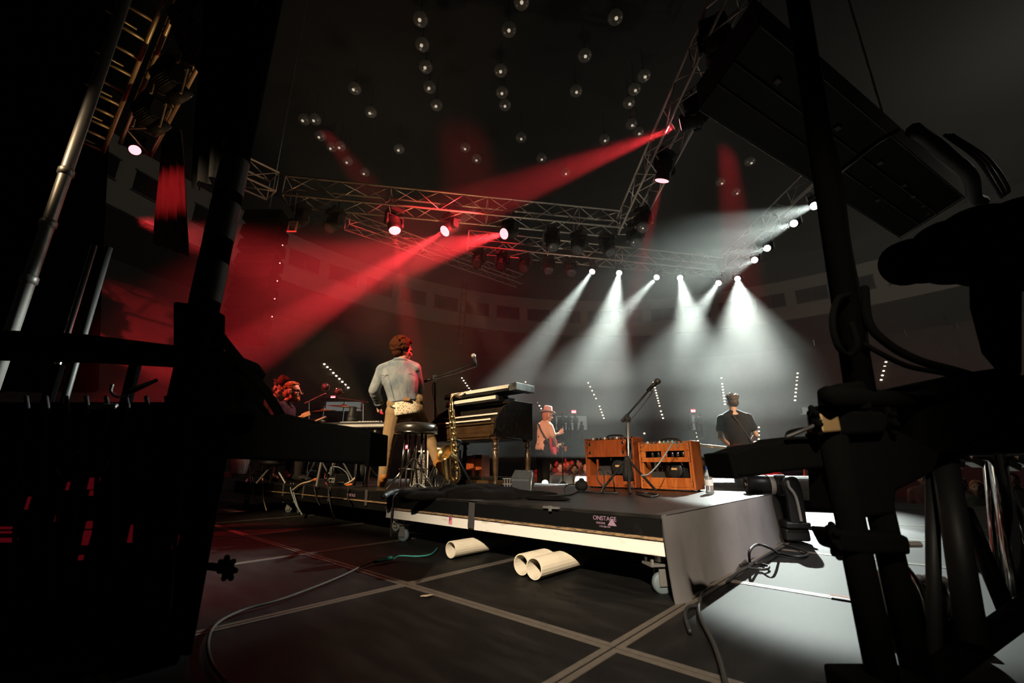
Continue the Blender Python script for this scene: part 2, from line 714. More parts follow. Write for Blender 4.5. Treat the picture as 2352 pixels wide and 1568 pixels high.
TZ = 7.12
TL = V((-5.56, 9.1, TZ))
TR = V((3.0, 10.6, TZ))
truss('box_truss', 'long silver box truss crossing over the band in the middle distance', TL, TR)
truss('box_truss', 'short truss stub angling toward the left from the long truss end', TL + V((-.25, -.2, 0)), V((-6.75, 7.75, TZ)))
truss('box_truss', 'dark silver truss running overhead toward the far corner, right of centre', V((3.25, 10.7, TZ)), V((3.25, 3.6, TZ)))
truss('box_truss', 'farther silver box truss carrying the row of white beams', V((-1.4, 12.1, 7.4)), V((7.4, 13.9, 7.4)))
truss('box_truss', 'side truss at the far right carrying four white beams', V((7.75, 13.7, 7.55)), V((7.75, 8.2, 7.55)))
truss('box_truss', 'thin diagonal truss seen behind the red beams under the long truss', V((-4.9, 11.2, 7.6)), V((.3, 15.5, 7.6)), .4, .4, r=.018)
for u, v, lab in ((1066, 650, 'slim hanging rope ladder in front of the arena wall'),):
    top = at(1068, 640, 17)
    r = thing('rope_ladder', lab, 'ladder', at(1058, 788, 17))
    b0 = r.location
    for s in (-1, 1):
        mm = M()
        mm.tube(V((s * .1, 0, 0)), top - b0 + V((s * .1, 0, 0)), .014, n=5)
        mm.build('rail', BLK, r)
    for k in range(11):
        mm = M()
        c = (top - b0) * (k / 10.5)
        mm.tube(c + V((-.1, 0, 0)), c + V((.1, 0, 0)), .022, n=5)
        mm.build('rung', ALU, r)


# ------------------------------------------------------------------ moving head lamps
LENSW = mk('lens_white_lit', (1, 1, 1), .3, emit=(.95, 1, .96), es=10, var=0)
LENSR = mk('lens_red_lit', (1, .3, .3), .3, emit=(1, .30, .34), es=2.6, var=0)
LENSD = mk('lens_unlit', (.05, .055, .06), .08)
MHM = {}


def mh_meshes():
    b = M()
    b.box((0, 0, .34), (.40, .34, .13), taper=.9)
    b.box((0, 0, .435), (.16, .10, .06))
    b.tube((-.1, 0, .42), (-.1, 0, .60), .018, n=8)
    b.tube((.1, 0, .42), (.1, 0, .60), .018, n=8)
    MHM['base'] = b.mesh('base')
    y = M()
    y.lathe([(.13, .22), (.13, .28)], 16)
    y.box((0, 0, .205), (.46, .13, .05))
    for s in (-1, 1):
        y.prism([(-.06, .22), (.06, .22), (.085, .02), (.075, -.06), (.03, -.095), (-.03, -.095), (-.075, -.06), (-.085, .02)], .05, frame((0, 1, 0), (0, 0, 1), (1, 0, 0), (s * .215, 0, 0)))
    MHM['yoke'] = y.mesh('yoke')
    h = M()
    h.lathe([(.05, .245), (.115, .225), (.145, .15), (.165, .05), (.17, -.06), (.15, -.09), (.15, -.11), (.16, -.13), (.165, -.26), (.150, -.265), (.150, -.25)], 20)
    for k in range(5):
        h.lathe([(.158, .12 - k * .03), (.178, .115 - k * .03), (.178, .105 - k * .03), (.158, .1 - k * .03)], 20)
    h.tube((-.2, 0, 0), (.2, 0, 0), .05, n=12)
    MHM['head'] = h.mesh('head')
    l = M()
    l.lathe([(.149, -.245), (.145, -.262), (.09, -.275), (.01, -.278)], 20)
    MHM['lens'] = l.mesh('lens')
    for k_ in ('base', 'yoke', 'head'):
        MHM[k_].materials.append(BLK)
    for k_ in ('head', 'lens'):
        for p_ in MHM[k_].polygons:
            p_.use_smooth = True


mh_meshes()


def moving_head(loc, target, label, lens=None, s=1.0, flip=False, group=None, upv=None):
    loc, target = V(loc), V(target)
    d = (target - loc).normalized()
    r = thing('moving_head_light', label, 'stage light', loc, 0, group)
    r.scale = (s,) * 3
    az = math.atan2(d.y, d.x) + PI / 2
    q = Matrix.Rotation(az, 4, 'Z')
    if flip:
        q = q @ Matrix.Rotation(PI, 4, 'Y')
    if upv is not None:                      # base lies along upv (mounted sideways)
        z = V(upv).normalized()
        x = d.cross(z).normalized()
        q = frame(x, z.cross(x), z, (0, 0, 0))
    for n_ in ('base', 'yoke'):
        o = link(n_, MHM[n_], r)
        o.matrix_local = q
    h = link('head', MHM['head'], r)
    if upv is not None:
        h.matrix_local = frame(d.cross(V(upv)).normalized(), -d.cross(d.cross(V(upv)).normalized()), -d, (0, 0, 0))
    else:
        h.rotation_euler = d.to_track_quat('-Z', 'Y').to_euler()
    le = MHM['lens'].copy()
    le.materials.append(lens or LENSD)
    o = link('lens', le, h)
    return r


LIT = []


def lamp(u, v, Y, tu, tv, tY, power, color, half, where, blend=.5, s=1.0):
    p = at(u, v, Y)
    t = at(tu, tv, tY)
    d = (t - p).normalized()
    LIT.append(p)
    lens = LENSW if color is COOL else LENSR
    c = 'white' if color is COOL else 'red'
    if color is COOL:
        s *= .64
    moving_head(p - d * .27 * s, t, 'moving head light throwing a %s beam, %s' % (c, where), lens, s)
    spot(p + d * .03, t, power, color, half, blend, .06, 'beam_' + c)


# the white beams (far truss and right side truss)
PW = 36000
lamp(1360, 624, 12.9, 1240, 790, 10.6, PW * 1.0, COOL, 5.8, 'leftmost of the white row', 1.0)
lamp(1422, 627, 13.1, 1372, 900, 9.0, PW * 1.3, COOL, 8.5, 'second of the white row', 1.0)
lamp(1508, 637, 13.3, 1410, 740, 11.2, PW * .9, COOL, 5.4, 'third of the white row', 1.0)
lamp(1562, 638, 13.5, 1612, 860, 9.2, PW * 1.2, COOL, 8, 'fourth of the white row', 1.0)
lamp(1650, 650, 13.6, 1565, 770, 10.6, PW * .9, COOL, 5.8, 'fifth of the white row', 1.0)
lamp(1694, 640, 13.7, 1722, 900, 8.6, PW * 1.5, COOL, 9.5, 'rightmost of the white row', 1.0)
spot(at(1700, 652, 13.55), at(1850, 1260, 3.9), PW * .30, COOL, 5.6, .2, .06, 'floor_pool')  # added spot without a fixture of its own, makes the floor pool
lamp(1870, 473, 9.35, 1560, 575, 6.2, PW * .36, COOL, 5.5, 'highest on the side truss by the tower', .6)
lamp(1823, 513, 10.2, 1550, 610, 6.6, PW * .32, COOL, 5.5, 'second highest on the side truss', .6)
lamp(1762, 570, 11.5, 1560, 625, 7.4, PW * .24, COOL, 5, 'third on the side truss', .6)
lamp(1733, 597, 12.2, 1560, 670, 7.6, PW * .24, COOL, 5, 'lowest on the side truss', .6)
# the red beams
PR = 52000
lamp(907, 530, 9.7, 945, 800, 8.8, PR * .16, RED, 5, 'leftmost under the long truss', .6)
lamp(1021, 531, 9.9, 640, 765, 7.6, PR * .95, RED, 5.5, 'second under the long truss', .6)
lamp(1157, 537, 10.1, 700, 650, 7.0, PR * .75, RED, 9, 'third under the long truss', .6)
lamp(1563, 286, 6.65, 1130, 455, 8.8, PR * 1.0, RED, 7.5, 'high on the overhead truss right of centre', .6)
lamp(1520, 416, 7.9, 1478, 590, 8.5, PR * .12, RED, 5, 'lower on the overhead truss right of centre', .6)
lamp(1648, 147, 5.2, 1692, 560, 7.0, PR * .17, RED, 6.5, 'highest on the overhead truss', .5)
lamp(310, 345, 5.9, 345, 500, 5.0, PR * .01, RED, 8, 'at the far left on the rear truss', .6, .55)
# unseen red spots without fixtures, throwing wide faint beams
spot(at(955, -260, 9), at(1090, 470, 12), PR * .22, RED, 7, .8, .1, 'beam_red_high')
spot(at(690, 230, 11), at(870, 460, 12), PR * .07, RED, 8, .8, .1, 'beam_red_high')
spot(at(300, 500, 7.5), at(760, 640, 9.5), PR * .10, RED, 20, .9, .1, 'beam_red_low')
# stage haze hanging in the air above the band
hm = bpy.data.materials.new('stage_haze')
hm.use_nodes = True
hm.node_tree.nodes.clear()
ho = hm.node_tree.nodes.new('ShaderNodeOutputMaterial')
hz = hm.node_tree.nodes.new('ShaderNodeVolumeScatter')
hz.inputs['Color'].default_value = (.96, 1, .97, 1)
hz.inputs['Density'].default_value = HAZE
hz.inputs['Anisotropy'].default_value = .2
hm.node_tree.links.new(hz.outputs[0], ho.inputs['Volume'])
for z0_, z1_, dn, lab in ((2.3, 10.9, 1.0, 'thin stage haze hanging in the lamp beams above the band'), (1.45, 2.29, .6, 'thinner layer of stage haze at head height'), (.75, 1.44, .28, 'faintest layer of stage haze near the stage floor')):
    m = M()
    m.box((4.5, 14.0, (z0_ + z1_) / 2), (24, 16, z1_ - z0_))
    h2 = hm
    if dn < 1:
        h2 = hm.copy()
        for n_ in h2.node_tree.nodes:
            if n_.type == 'VOLUME_SCATTER':
                n_.inputs['Density'].default_value = HAZE * dn
    tag(m.build('haze', h2), lab, 'haze', kind='stuff')
# unlit fixtures hung under the trusses
for k, (a_, b_, nn) in enumerate(((TL, TR, 11), (V((-1.4, 12.1, 7.4)), V((7.4, 13.9, 7.4)), 12), (V((3.25, 10.4, TZ)), V((3.25, 4.4, TZ)), 8))):
    nm = ('under the long truss', 'under the farther truss', 'under the overhead truss right of centre')[k]
    for i in range(nn):
        t = (i + .5) / nn
        p = a_ + (b_ - a_) * t + V((0, 0, -.78 if k != 1 else -.6))
        if any((p - q_).length < .75 for q_ in LIT):
            continue
        moving_head(p, p + V((random.uniform(-.5, .5), -.6, -1)), 'dark unlit moving head hanging ' + nm + ', %s place along it' % ORD[i], None, .95, group='unlit lamps ' + nm)
# amber wash from the floor that catches the trusses
spot((-1.2, 8.6, .2), (-3.0, 9.6, 7.4), 900, (1, .62, .26), 26, .6, .05, 'uplight_amber')
spot((1.6, 9.0, .2), (2.2, 10.5, 7.4), 700, (1, .85, .62), 24, .6, .05, 'uplight_pale')
spot((-2.2, 7.4, 1.0), (-5.2, 4.6, 5.6), 420, (1, .62, .24), 16, .6, .05, 'uplight_rear')
# ------------------------------------------------------------------ risers
DZ = .376
DECK = pattern('riser_deck_black', (.007, .0064, .0056), (.030, .027, .023), 5.0, .45, .8, .38, stretch=(1, 2.5, 1), bump=.06, spec=.5)
FASCB = pattern('riser_edge_black', (.003, .003, .003), (.022, .017, .012), 9.0, .62, .85, .7, bump=.1, spec=.12)
RAWW = pattern('worn_white_beam', (.78, .74, .66), (.25, .20, .14), 7.0, .58, .80, .55, stretch=(1, 1, 3))
PLY = pattern('plywood_edge', (.30, .19, .09), (.03, .02, .015), 30.0, .45, .65, .8, stretch=(1, 1, 6))
SKIRT = mk('grey_skirt_cloth', (.115, .108, .108), .95, spec=.1, var=.2, scale=6, bump=.5)
TAPE = mk('gaffer_tape', (.05, .047, .045), .45, spec=.5, scale=60, bump=.4)
PINKT = mk('pink_tape', (.75, .22, .30), .7)
PINK = mk('faded_pink_print', (.26, .16, .22), .8)
INK = mk('marker_ink', (.02, .015, .02), .8)
GREYR = mk('grey_rubber', (.10, .13, .14), .6)


def caster(parent, x, y, top, turn=0.0, s=1.0):
    m_ = M()
    R = RZ(turn)
    m_.lathe([(.03, top), (.03, .150)], 12, Matrix.Translation((x, y, 0)))
    m_.box((x, y, .140), (.15, .10, .012), R)
    for sx, sy in ((-1, -1), (1, -1), (1, 1), (-1, 1)):
        q = R @ V((sx * .06, sy * .035, 0))
        m_.tube(V((x, y, .13)) + q, V((x, y, .165)) + q, .008, n=6)
    for sd in (-1, 1):
        q = R @ V((0, sd * .026, 0))
        m_.box(V((x, y, .092)) + q, (.05, .006, .10), R)
    c = m_.build('caster', STEEL, parent)
    w = M()
    T = Matrix.Translation((x, y, .052)) @ Matrix.Rotation(turn, 4, 'Z') @ Matrix.Rotation(PI / 2, 4, 'X')
    w.lathe([(.012, -.018), (.042, -.018), (.050, -.012), (.052, 0), (.050, .012), (.042, .018), (.012, .018)], 20, T)
    w.build('wheel', GREYR, c, smooth=True)
    return c


def riser(name, label, p0, p1, q0, q1, skirt=False, front='white'):
    r = thing(name, label, 'stage riser', W(p0, q0), SA)
    lx, ly = p1 - p0, q1 - q0
    m_ = M()
    m_.box((lx / 2, ly / 2, DZ - .010), (lx, ly, .020))
    m_.build('deck', DECK, r, bevel=.004)
    m_ = M()
    t = .02
    m_.box((lx / 2, t / 2, DZ - .062), (lx, t, .084))
    m_.box((lx / 2, ly - t / 2, DZ - .062), (lx, t, .084))
    m_.box((t / 2, ly / 2, DZ - .062), (t, ly - 2 * t, .084))
    m_.box((lx - t / 2, ly / 2, DZ - .062), (t, ly - 2 * t, .084))
    m_.build('edge_board', FASCB, r)
    m_ = M()
    m_.box((lx / 2, -.002, DZ - .108), (lx, .02, .012))
    m_.build('plywood_strip', PLY, r)
    mt = RAWW if front == 'white' else FASCB
    for k, (cx, cyy, sx, sy) in enumerate(((lx / 2, .03, lx, .06), (lx / 2, ly - .03, lx, .06), (.03, ly / 2, .06, ly - .12), (lx - .03, ly / 2, .06, ly - .12))):
        m_ = M()
        m_.box((cx, cyy, .233), (sx, sy, .085))
        m_.build('frame_rail', mt, r, bevel=.003)
    return r, lx, ly


R1, lx, ly = riser('stage_riser', 'low black rolling riser with a worn white front beam carrying the amplifiers', -3.37, -.94, 2.156, 4.6)
for cx, cyy, a in ((lx - .09, .1, .9), (.10, .12, .3), (.30, .55, -.4), (.12, ly - .15, 0), (lx - .3, ly - .2, .5)):
    caster(R1, cx, cyy, .19, a)
# skirt cloth along the right hand side
m = M()
n = 30
rows = []
for z, k in ((DZ + .004, 0), (DZ - .01, .006), (.26, .010), (.14, .02), (.05, .035), (.004, .05)):
    row = []
    for i in range(n + 1):
        y = -.03 + (ly + .03) * i / n
        w_ = k * (.6 + .22 * math.sin(i * .7) + .12 * math.sin(i * 1.9 + z * 9)) + (.5 * k * math.sin(i * 1.6) if i < 5 else 0)
        row.append(V((lx + .006 + w_, y - (.02 if i == 0 else 0), z)))
    rows.append(row)
vs_ = [p for r_ in rows for p in r_] + [p + V((-.004, 0, 0)) for r_ in rows for p in r_]
fs = []
k = n + 1
off = len(rows) * k
for i in range(len(rows) - 1):
    for j in range(n):
        a, b, c, d = i * k + j, i * k + j + 1, (i + 1) * k + j + 1, (i + 1) * k + j
        fs += [(a, b, c, d), (off + d, off + c, off + b, off + a)]
m.add(vs_, fs)
sk = m.build('skirt_cloth', SKIRT, R1, smooth=True)
m = M()
m.box((lx - .02, ly / 2, DZ + .003), (.06, ly, .003))
m.build('edge_tape', TAPE, R1)
# tape, stickers and lettering on the front face
m = M()
m.box((lx * .44, -.016, .285), (.058, .004, .165), Matrix.Rotation(.05, 3, 'Y'))
m.box((lx * .44 - .004, .03, DZ + .002), (.058, .09, .004))
m.build('gaffer_strip', TAPE, R1)
m = M()
m.box((lx * .345, -.004, .236), (.034, .003, .052))
st = m.build('pink_sticker', PINKT, R1)
TF = Matrix.Rotation(PI / 2, 4, 'X')
text('letter', 'P', .05, Matrix.Translation((lx * .345, -.007, .236)) @ TF, INK, st)
text('lettering', 'ONSTAGE', .031, Matrix.Translation((lx * .862, -.002, .338)) @ TF, PINK, R1)
text('lettering', 'SYSTEMS', .014, Matrix.Translation((lx * .852, -.002, .314)) @ TF, PINK, R1)
text('lettering', '1 972 500 4101', .011, Matrix.Translation((lx * .862, -.002, .298)) @ TF, PINK, R1)
m = M()
m.prism([(-.026, -.015), (.026, -.015), (0, .021)], .002, Matrix.Translation((lx * .880, -.001, .321)) @ TF)
m.build('triangle_mark', PINK, R1)
m = M()
m.box((lx * .72, -.012, DZ - .002), (.11, .022, .012))
m.box((lx * .72, -.024, DZ - .006), (.02, .006, .03))
m.build('latch', STEEL, R1)
m = M()
m.box((lx - .004, -.005, .32), (.014, .03, .10))
m.build('corner_bracket', ALU, R1)

R2, lx2, ly2 = riser('stage_riser', 'long black riser behind, cluttered with cables, carrying organ and stool', -8.25, -3.40, 2.42, 4.88, front='black')
for cx, cyy, a in ((.3, .12, .3), (1.9, .14, .6), (2.08, .2, -.2), (lx2 - .4, .14, .2), (lx2 - .2, ly2 - .2, 0), (.2, ly2 - .2, 0), (2.6, ly2 - .2, 0)):
    caster(R2, cx, cyy, .19, a)
for x, a in ((1.15, .05), (2.0, -.04), (2.62, .03), (3.3, .02), (4.1, -.05)):
    m = M()
    m.box((x, -.008, .30), (.05, .004, .15), Matrix.Rotation(a, 3, 'Y'))
    m.build('gaffer_strip', TAPE, R2)
for x in (1.35, 2.35, 3.4):
    m = M()
    m.box((x, -.010, .268), (.5, .012, .008))
    m.build('metal_trim', ALU, R2)
text('lettering', 'ONSTAGE', .04, Matrix.Translation((lx2 - 1.05, -.012, .31)) @ TF, PINK, R2)
# the adhesive tag on the floor cable run
PVC = mk('pvc_cream', (.70, .62, .48), .5, var=.1, scale=9)
for (p_, q_, L, z_, rr, lab) in ((-1.640, 2.00, 2.2, .058, .056, 'cream plastic pipe under the riser, the lower of the touching pair'), (-1.758, 2.03, 2.2, .058, .056, 'cream plastic pipe under the riser, the rear of the touching pair'), (-2.41, 2.06, 2.1, .056, .053, 'single cream plastic pipe under the riser, left of the pair')):
    m = M()
    m.pipe(W(0, 0), W(0, L), rr, .006)
    tag(m.build('plastic_pipe', PVC, loc=W(p_, q_, z_ + .012)), lab, 'pipe')

# ------------------------------------------------------------------ guitar amplifiers
WOOD = pattern('amp_wood_orange', (.50, .145, .030), (.30, .065, .012), 5.0, .35, .7, .35, stretch=(6, 1, 1), spec=.5)
WOODD = pattern('amp_wood_dark', (.33, .075, .018), (.20, .035, .008), 5.0, .35, .7, .4, stretch=(6, 1, 1), spec=.5)
SPKB = mk('speaker_magnet', (.018, .018, .018), .35)
STICK = mk('orange_speaker_label', (.65, .36, .12), .6)
TEAL = mk('teal_knob', (.20, .42, .38), .4)
GRIL = mk('grille_cloth', (.05, .045, .04), .9)


def amp(label, p0, q0, w, h, d, vents, speaker_x, wood):
    r = thing('guitar_amplifier', label, 'amplifier', W(p0, q0, DZ + .012), SA)
    t = .022
    m_ = M()
    m_.box((t / 2, d / 2, h / 2), (t, d, h))
    m_.box((w - t / 2, d / 2, h / 2), (t, d, h))
    m_.box((w / 2, d / 2, t / 2), (w - 2 * t, d, t))
    m_.box((w / 2, d * .70, h - t / 2), (w - 2 * t, d * .6, t))
    m_.build('cabinet', wood, r, bevel=.008, seg=3)
    m_ = M()
    m_.box((w / 2, d - .012, h / 2), (w - 2 * t, .012, h - 2 * t))
    m_.build('front_baffle', GRIL, r)
    hu = h * (.40 if not vents else .44)
    m_ = M()
    if vents:
        y0, y1 = h - hu, h - .025
        # upper back panel with two slots built as surrounding boards
        sl0, sl1 = h - hu + .045, h - hu + .105
        x = [t + .005, w * .14, w * .44, w * .55, w * .86, w - t - .005]
        m_.box((w / 2, .008, (sl1 + y1) / 2), (w - 2 * t - .01, .012, y1 - sl1))
        m_.box((w / 2, .008, (y0 + sl0) / 2), (w - 2 * t - .01, .012, sl0 - y0))
        for a, b in ((x[0], x[1]), (x[2], x[3]), (x[4], x[5])):
            m_.box(((a + b) / 2, .008, (sl0 + sl1) / 2), (b - a, .012, sl1 - sl0))
    else:
        m_.box((w / 2 - .03, .008, h - hu / 2 - .012), (w - 2 * t - .07, .012, hu - .025))
    m_.build('upper_back_panel', wood, r, bevel=.003)
    m_ = M()
    m_.box((w / 2, .008, t + h * .095), (w - 2 * t - .01, .012, h * .19))
    m_.build('lower_back_panel', wood, r, bevel=.003)
    for x_ in (t + .012, w - t - .012):
        m_ = M()
        m_.box((x_, .03, h * .38), (.022, .03, h * .36))
        m_.build('cleat', wood, r)
    if vents:
        for x_ in (w * .24, w * .36, w * .62, w * .72, w * .81):
            m_ = M()
            m_.lathe([(.004, h - hu + .028), (.017, h - hu + .035), (.018, h - hu + .09), (.006, h - hu + .115)], 10, Matrix.Translation((x_, .05, 0)))
            m_.build('valve', CHROME if x_ > w * .5 else SPKB, r, smooth=True)
    else:
        m_ = M()
        m_.box((.13, .05, h * .38), (.02, .02, h * .36))
        m_.build('wood_post', wood, r)
        m_ = M()
        m_.tube((w * .52, .03, h * .53), (w * .52, .03, h * .60), .008)
        m_.build('metal_stud', CHROME, r)
    # loudspeaker
    T = Matrix.Translation((w * speaker_x, d * .72, h * .40)) @ Matrix.Rotation(PI / 2, 4, 'X')
    m_ = M()
    m_.lathe([(.135, -.03), (.14, 0), (.13, .012), (.085, .05), (.082, .055)], 28, T)
    sp = m_.build('speaker', SPKB, r, smooth=True)
    m_ = M()
    m_.lathe([(.078, .05), (.080, .06), (.080, .095), (.072, .10), (.01, .10)], 28, T)
    mg = m_.build('magnet', SPKB, sp, smooth=True)
    m_ = M()
    m_.box((w * speaker_x, d * .72 - .103, h * .42), (.055, .004, .02))
    m_.build('speaker_label', STICK, sp)
    # screws, feet, control panel
    scr = [(t + .012, h - .05), (w - t - .012, h - .05), (t + .012, h - hu + .03), (w - t - .012, h - hu + .03), (t + .012, h * .17), (w - t - .012, h * .17), (t + .012, .04), (w - t - .012, .04), (w - t - .012, h * .80), (t + .012, h * .80)]
    for x_, z_ in scr:
        m_ = M()
        m_.sph((x_, .001, z_), (.0065, .004, .0065), 8, 4)
        m_.build('screw', CHROME, r)
    if not vents:
        for x_, z_ in ((w * .11, h - .07), (w * .11, h - hu + .045), (w * .80, h - .06), (w * .80, h - hu + .045)):
            m_ = M()
            m_.sph((x_, .0, z_), (.017, .005, .017), 14, 6)
            m_.sph((x_, -.004, z_), (.006, .004, .006), 8, 4)
            m_.build('washer', CHROME, r, smooth=True)
    m_ = M()
    m_.box((w / 2, d * .22, h - .035), (w - .08, d * .36, .03))
    m_.build('control_panel', CHROME if not vents else STEEL, r)
    for k_ in range(9):
        m_ = M()
        m_.lathe([(.011, h - .02), (.010, h + .002), (.006, h + .006)], 10, Matrix.Translation((.09 + k_ * (w - .2) / 8, d * .18, 0)))
        m_.build('knob', TEAL if vents and 3 < k_ < 7 else (SPKB if k_ % 3 else WHITE), r, smooth=True)
    m_ = M()
    m_.path(smoothpts([(w * .36, d * .55, h - .004), (w * .38, d * .55, h + .022), (w * .5, d * .55, h + .032), (w * .68, d * .55, h + .022), (w * .70, d * .55, h - .004)], 5), .009, 8)
    m_.build('handle', BLK, r, smooth=True)
    m_ = M()
    for x_ in (.05, w - .05):
        for y_ in (.04, d - .04):
            m_.tube((x_, y_, -.012), (x_, y_, .0), .014, n=10)
    m_.build('rubber_feet', RUB, r)
    return r


amp('taller orange wooden guitar amplifier with a wide open back, beside the mic stand', -2.75, 4.30, .60, .52, .25, False, .60, WOODD)
amp('shorter orange wooden guitar amplifier with two slots in its back, next to the bottle', -2.07, 4.24, .545, .455, .25, True, .60, WOOD)

# ------------------------------------------------------------------ organ
ORG = pattern('organ_black', (.012, .010, .008), (.035, .026, .016), 18.0, .5, .8, .22, spec=.5)
ORGW = pattern('organ_walnut', (.060, .033, .014), (.025, .013, .006), 6.0, .4, .7, .28, stretch=(1, 1, 4), spec=.5)
KEYW = mk('ivory_keys', (.80, .76, .66), .35)
GREYC = pattern('scratched_grey_case', (.16, .18, .18), (.05, .055, .055), 10.0, .45, .62, .6)
oz = DZ
organ = thing('organ', 'black console organ on turned wooden legs with two rows of keys', 'organ', W(-3.40, 3.50, oz), SA)
# local frame: x runs to the right (away from the player's left), y toward the audience; case spans x -1.22..0
OW, OD = 1.22, .66
m = M()
m.prism([(0, .55), (OD, .53), (OD, .985), (.30, .985), (.14, .90), (.02, .76), (0, .74)], .035, frame((0, 1, 0), (0, 0, 1), (1, 0, 0), (-.018, 0, 0)))
m.build('end_panel', ORG, organ, bevel=.006)
m = M()
m.prism([(0, .55), (OD, .53), (OD, .985), (.30, .985), (.14, .90), (.02, .76), (0, .74)], .035, frame((0, 1, 0), (0, 0, 1), (1, 0, 0), (-OW + .018, 0, 0)))
m.build('end_panel', ORG, organ, bevel=.006)
m = M()
m.box((-OW / 2, OD / 2 + .01, .545), (OW - .04, OD - .04, .03))
m.box((-OW / 2, OD - .015, .76), (OW - .07, .025, .43))
m.box((-OW / 2, .03, .63), (OW - .07, .025, .15))
m.build('case', ORGW, organ)
m = M()
m.box((-OW / 2, .02, .705), (OW - .04, .05, .02))
m.build('key_rail', ORGW, organ, bevel=.004)
for zz, yy in ((.725, .085), (.800, .20)):
    m = M()
    m.box((-OW / 2, yy + .03, zz), (OW - .16, .16, .03))
    m.build('key_bed', ORG, organ)
    kx = (OW - .2) / 36
    for k in range(36):
        m = M()
        m.box((-.1 - kx * (k + .5), yy, zz + .024), (kx - .0015, .135, .018))
        m.build('white_key', KEYW, organ)
    m = M()
    for k in range(36):
        if k % 7 in (0, 1, 3, 4, 5):
            m.box((-.1 - kx * (k + 1), yy + .03, zz + .038), (kx * .5, .08, .014))
    m.build('black_keys', BLKG, organ)
m = M()
m.box((-OW / 2, .34, .87), (OW - .08, .03, .16), Matrix.Rotation(-.35, 3, 'X'))
m.build('switch_panel', ORG, organ)
m = M()
m.box((-OW / 2, .49, .975), (OW, .36, .022))
m.build('lid', ORG, organ, bevel=.005)
LEGP = [(.030, .545), (.036, .535), (.036, .50), (.022, .492), (.030, .478), (.040, .455), (.030, .435), (.020, .428), (.036, .415), (.036, .405), (.026, .398), (.038, .385), (.036, .30), (.026, .10), (.020, .045), (.028, .035), (.028, .0)]
for x_, y_ in ((-.045, .05), (-.045, OD - .05), (-OW + .045, .05), (-OW + .045, OD - .05)):
    m = M()
    m.lathe(LEGP, 16, Matrix.Translation((x_, y_, 0)))
    m.build('leg', ORGW, organ, smooth=True)
    m = M()
    m.box((x_, y_, .58 if y_ < .3 else .57), (.085, .085, .12))
    m.build('leg_block', ORGW, organ, bevel=.004)
m = M()
m.box((-.045, .035, .66), (.075, .05, .20))
m.build('front_stile', ORGW, organ, bevel=.006)
for y_ in (.05, OD - .05):
    m = M()
    m.box((-OW / 2, y_, .05), (OW - .1, .05, .05))
    m.build('stretcher', ORGW, organ, bevel=.004)
m = M()
m.box((-.045, OD / 2, .05), (.05, OD - .1, .05))
m.build('stretcher', ORGW, organ, bevel=.004)
m = M()
m.box((-OW / 2, .34, .09), (OW - .3, .4, .03))
m.build('pedal_board', ORG, organ)
# the two keyboards stacked on the organ lid
for (x0, wv, y0, z0, lab, end) in ((-.18, 1.0, .22, .986, 'slim keyboard lying on the organ lid under a longer one', False), (.05, 1.24, .20, 1.088, 'long keyboard on top of the stack with a scratched grey end cheek', True)):
    kb = thing('keyboard', lab, 'keyboard', organ.matrix_basis @ V((x0 - wv, y0, z0)), SA)
    m = M()
    m.box((wv / 2, .16, .035), (wv, .30, .06))
    m.build('body', BLK, kb, bevel=.006)
    m = M()
    m.box((wv / 2 - .01, .005, .050), (wv - .06, .012, .034))
    m.build('key_fronts', KEYW, kb)
    nk = 40
    kx = (wv - .08) / nk
    for k in range(nk):
        m = M()
        m.box((.03 + kx * (k + .5), .075, .071), (kx - .0015, .13, .012))
        m.build('white_key', KEYW, kb)
    if end:
        m = M()
        m.box((wv + .055, .14, .035), (.11, .34, .09))
        m.build('end_cheek', GREYC, kb, bevel=.006)
    else:
        for x_ in (.1, wv - .1):
            m = M()
            m.box((x_, .16, .083), (.06, .2, .024))
            m.build('support_block', BLK, kb)

# ------------------------------------------------------------------ stool
sp_ = at(948, 1120, 4.6)
sp_.z = DZ
stool = thing('drum_stool', 'round padded black stool on chrome legs that the man in denim leans on', 'stool', sp_, .4)
SEAT = mk('stool_vinyl', (.020, .016, .012), .30, spec=.6, scale=40, bump=.1)
m = M()
m.lathe([(.02, .66), (.16, .665), (.205, .655), (.222, .63), (.226, .60), (.222, .565), (.20, .548), (.02, .545)], 32)
m.build('seat', SEAT, stool, smooth=True)
m = M()
m.lathe([(.222, .572), (.229, .568), (.229, .558), (.215, .552)], 32, caps=False)
m.build('piping', CHROME, stool, smooth=True)
for k in range(4):
    a = k * PI / 2 + .35
    m = M()
    m.tube((.12 * math.cos(a), .12 * math.sin(a), .55), (.155 * math.cos(a), .155 * math.sin(a), .004), .013, n=10)
    m.build('leg', CHROME, stool, smooth=True)
m = M()
m.tube((0, 0, .545), (0, 0, .17), .016, n=12)
m.build('post', CHROME, stool, smooth=True)
for k in range(3):
    a = k * 2 * PI / 3 + 1.2
    m = M()
    m.tube((.02 * math.cos(a), .02 * math.sin(a), .30), (.27 * math.cos(a), .27 * math.sin(a), .012), .012, n=8)
    m.build('tripod_leg', CHROME, stool, smooth=True)
m = M()
m.path([(.145 * math.cos(t * PI / 12), .145 * math.sin(t * PI / 12), .2) for t in range(24)], .008, 6, closed=True)
m.build('ring', CHROME, stool, smooth=True)

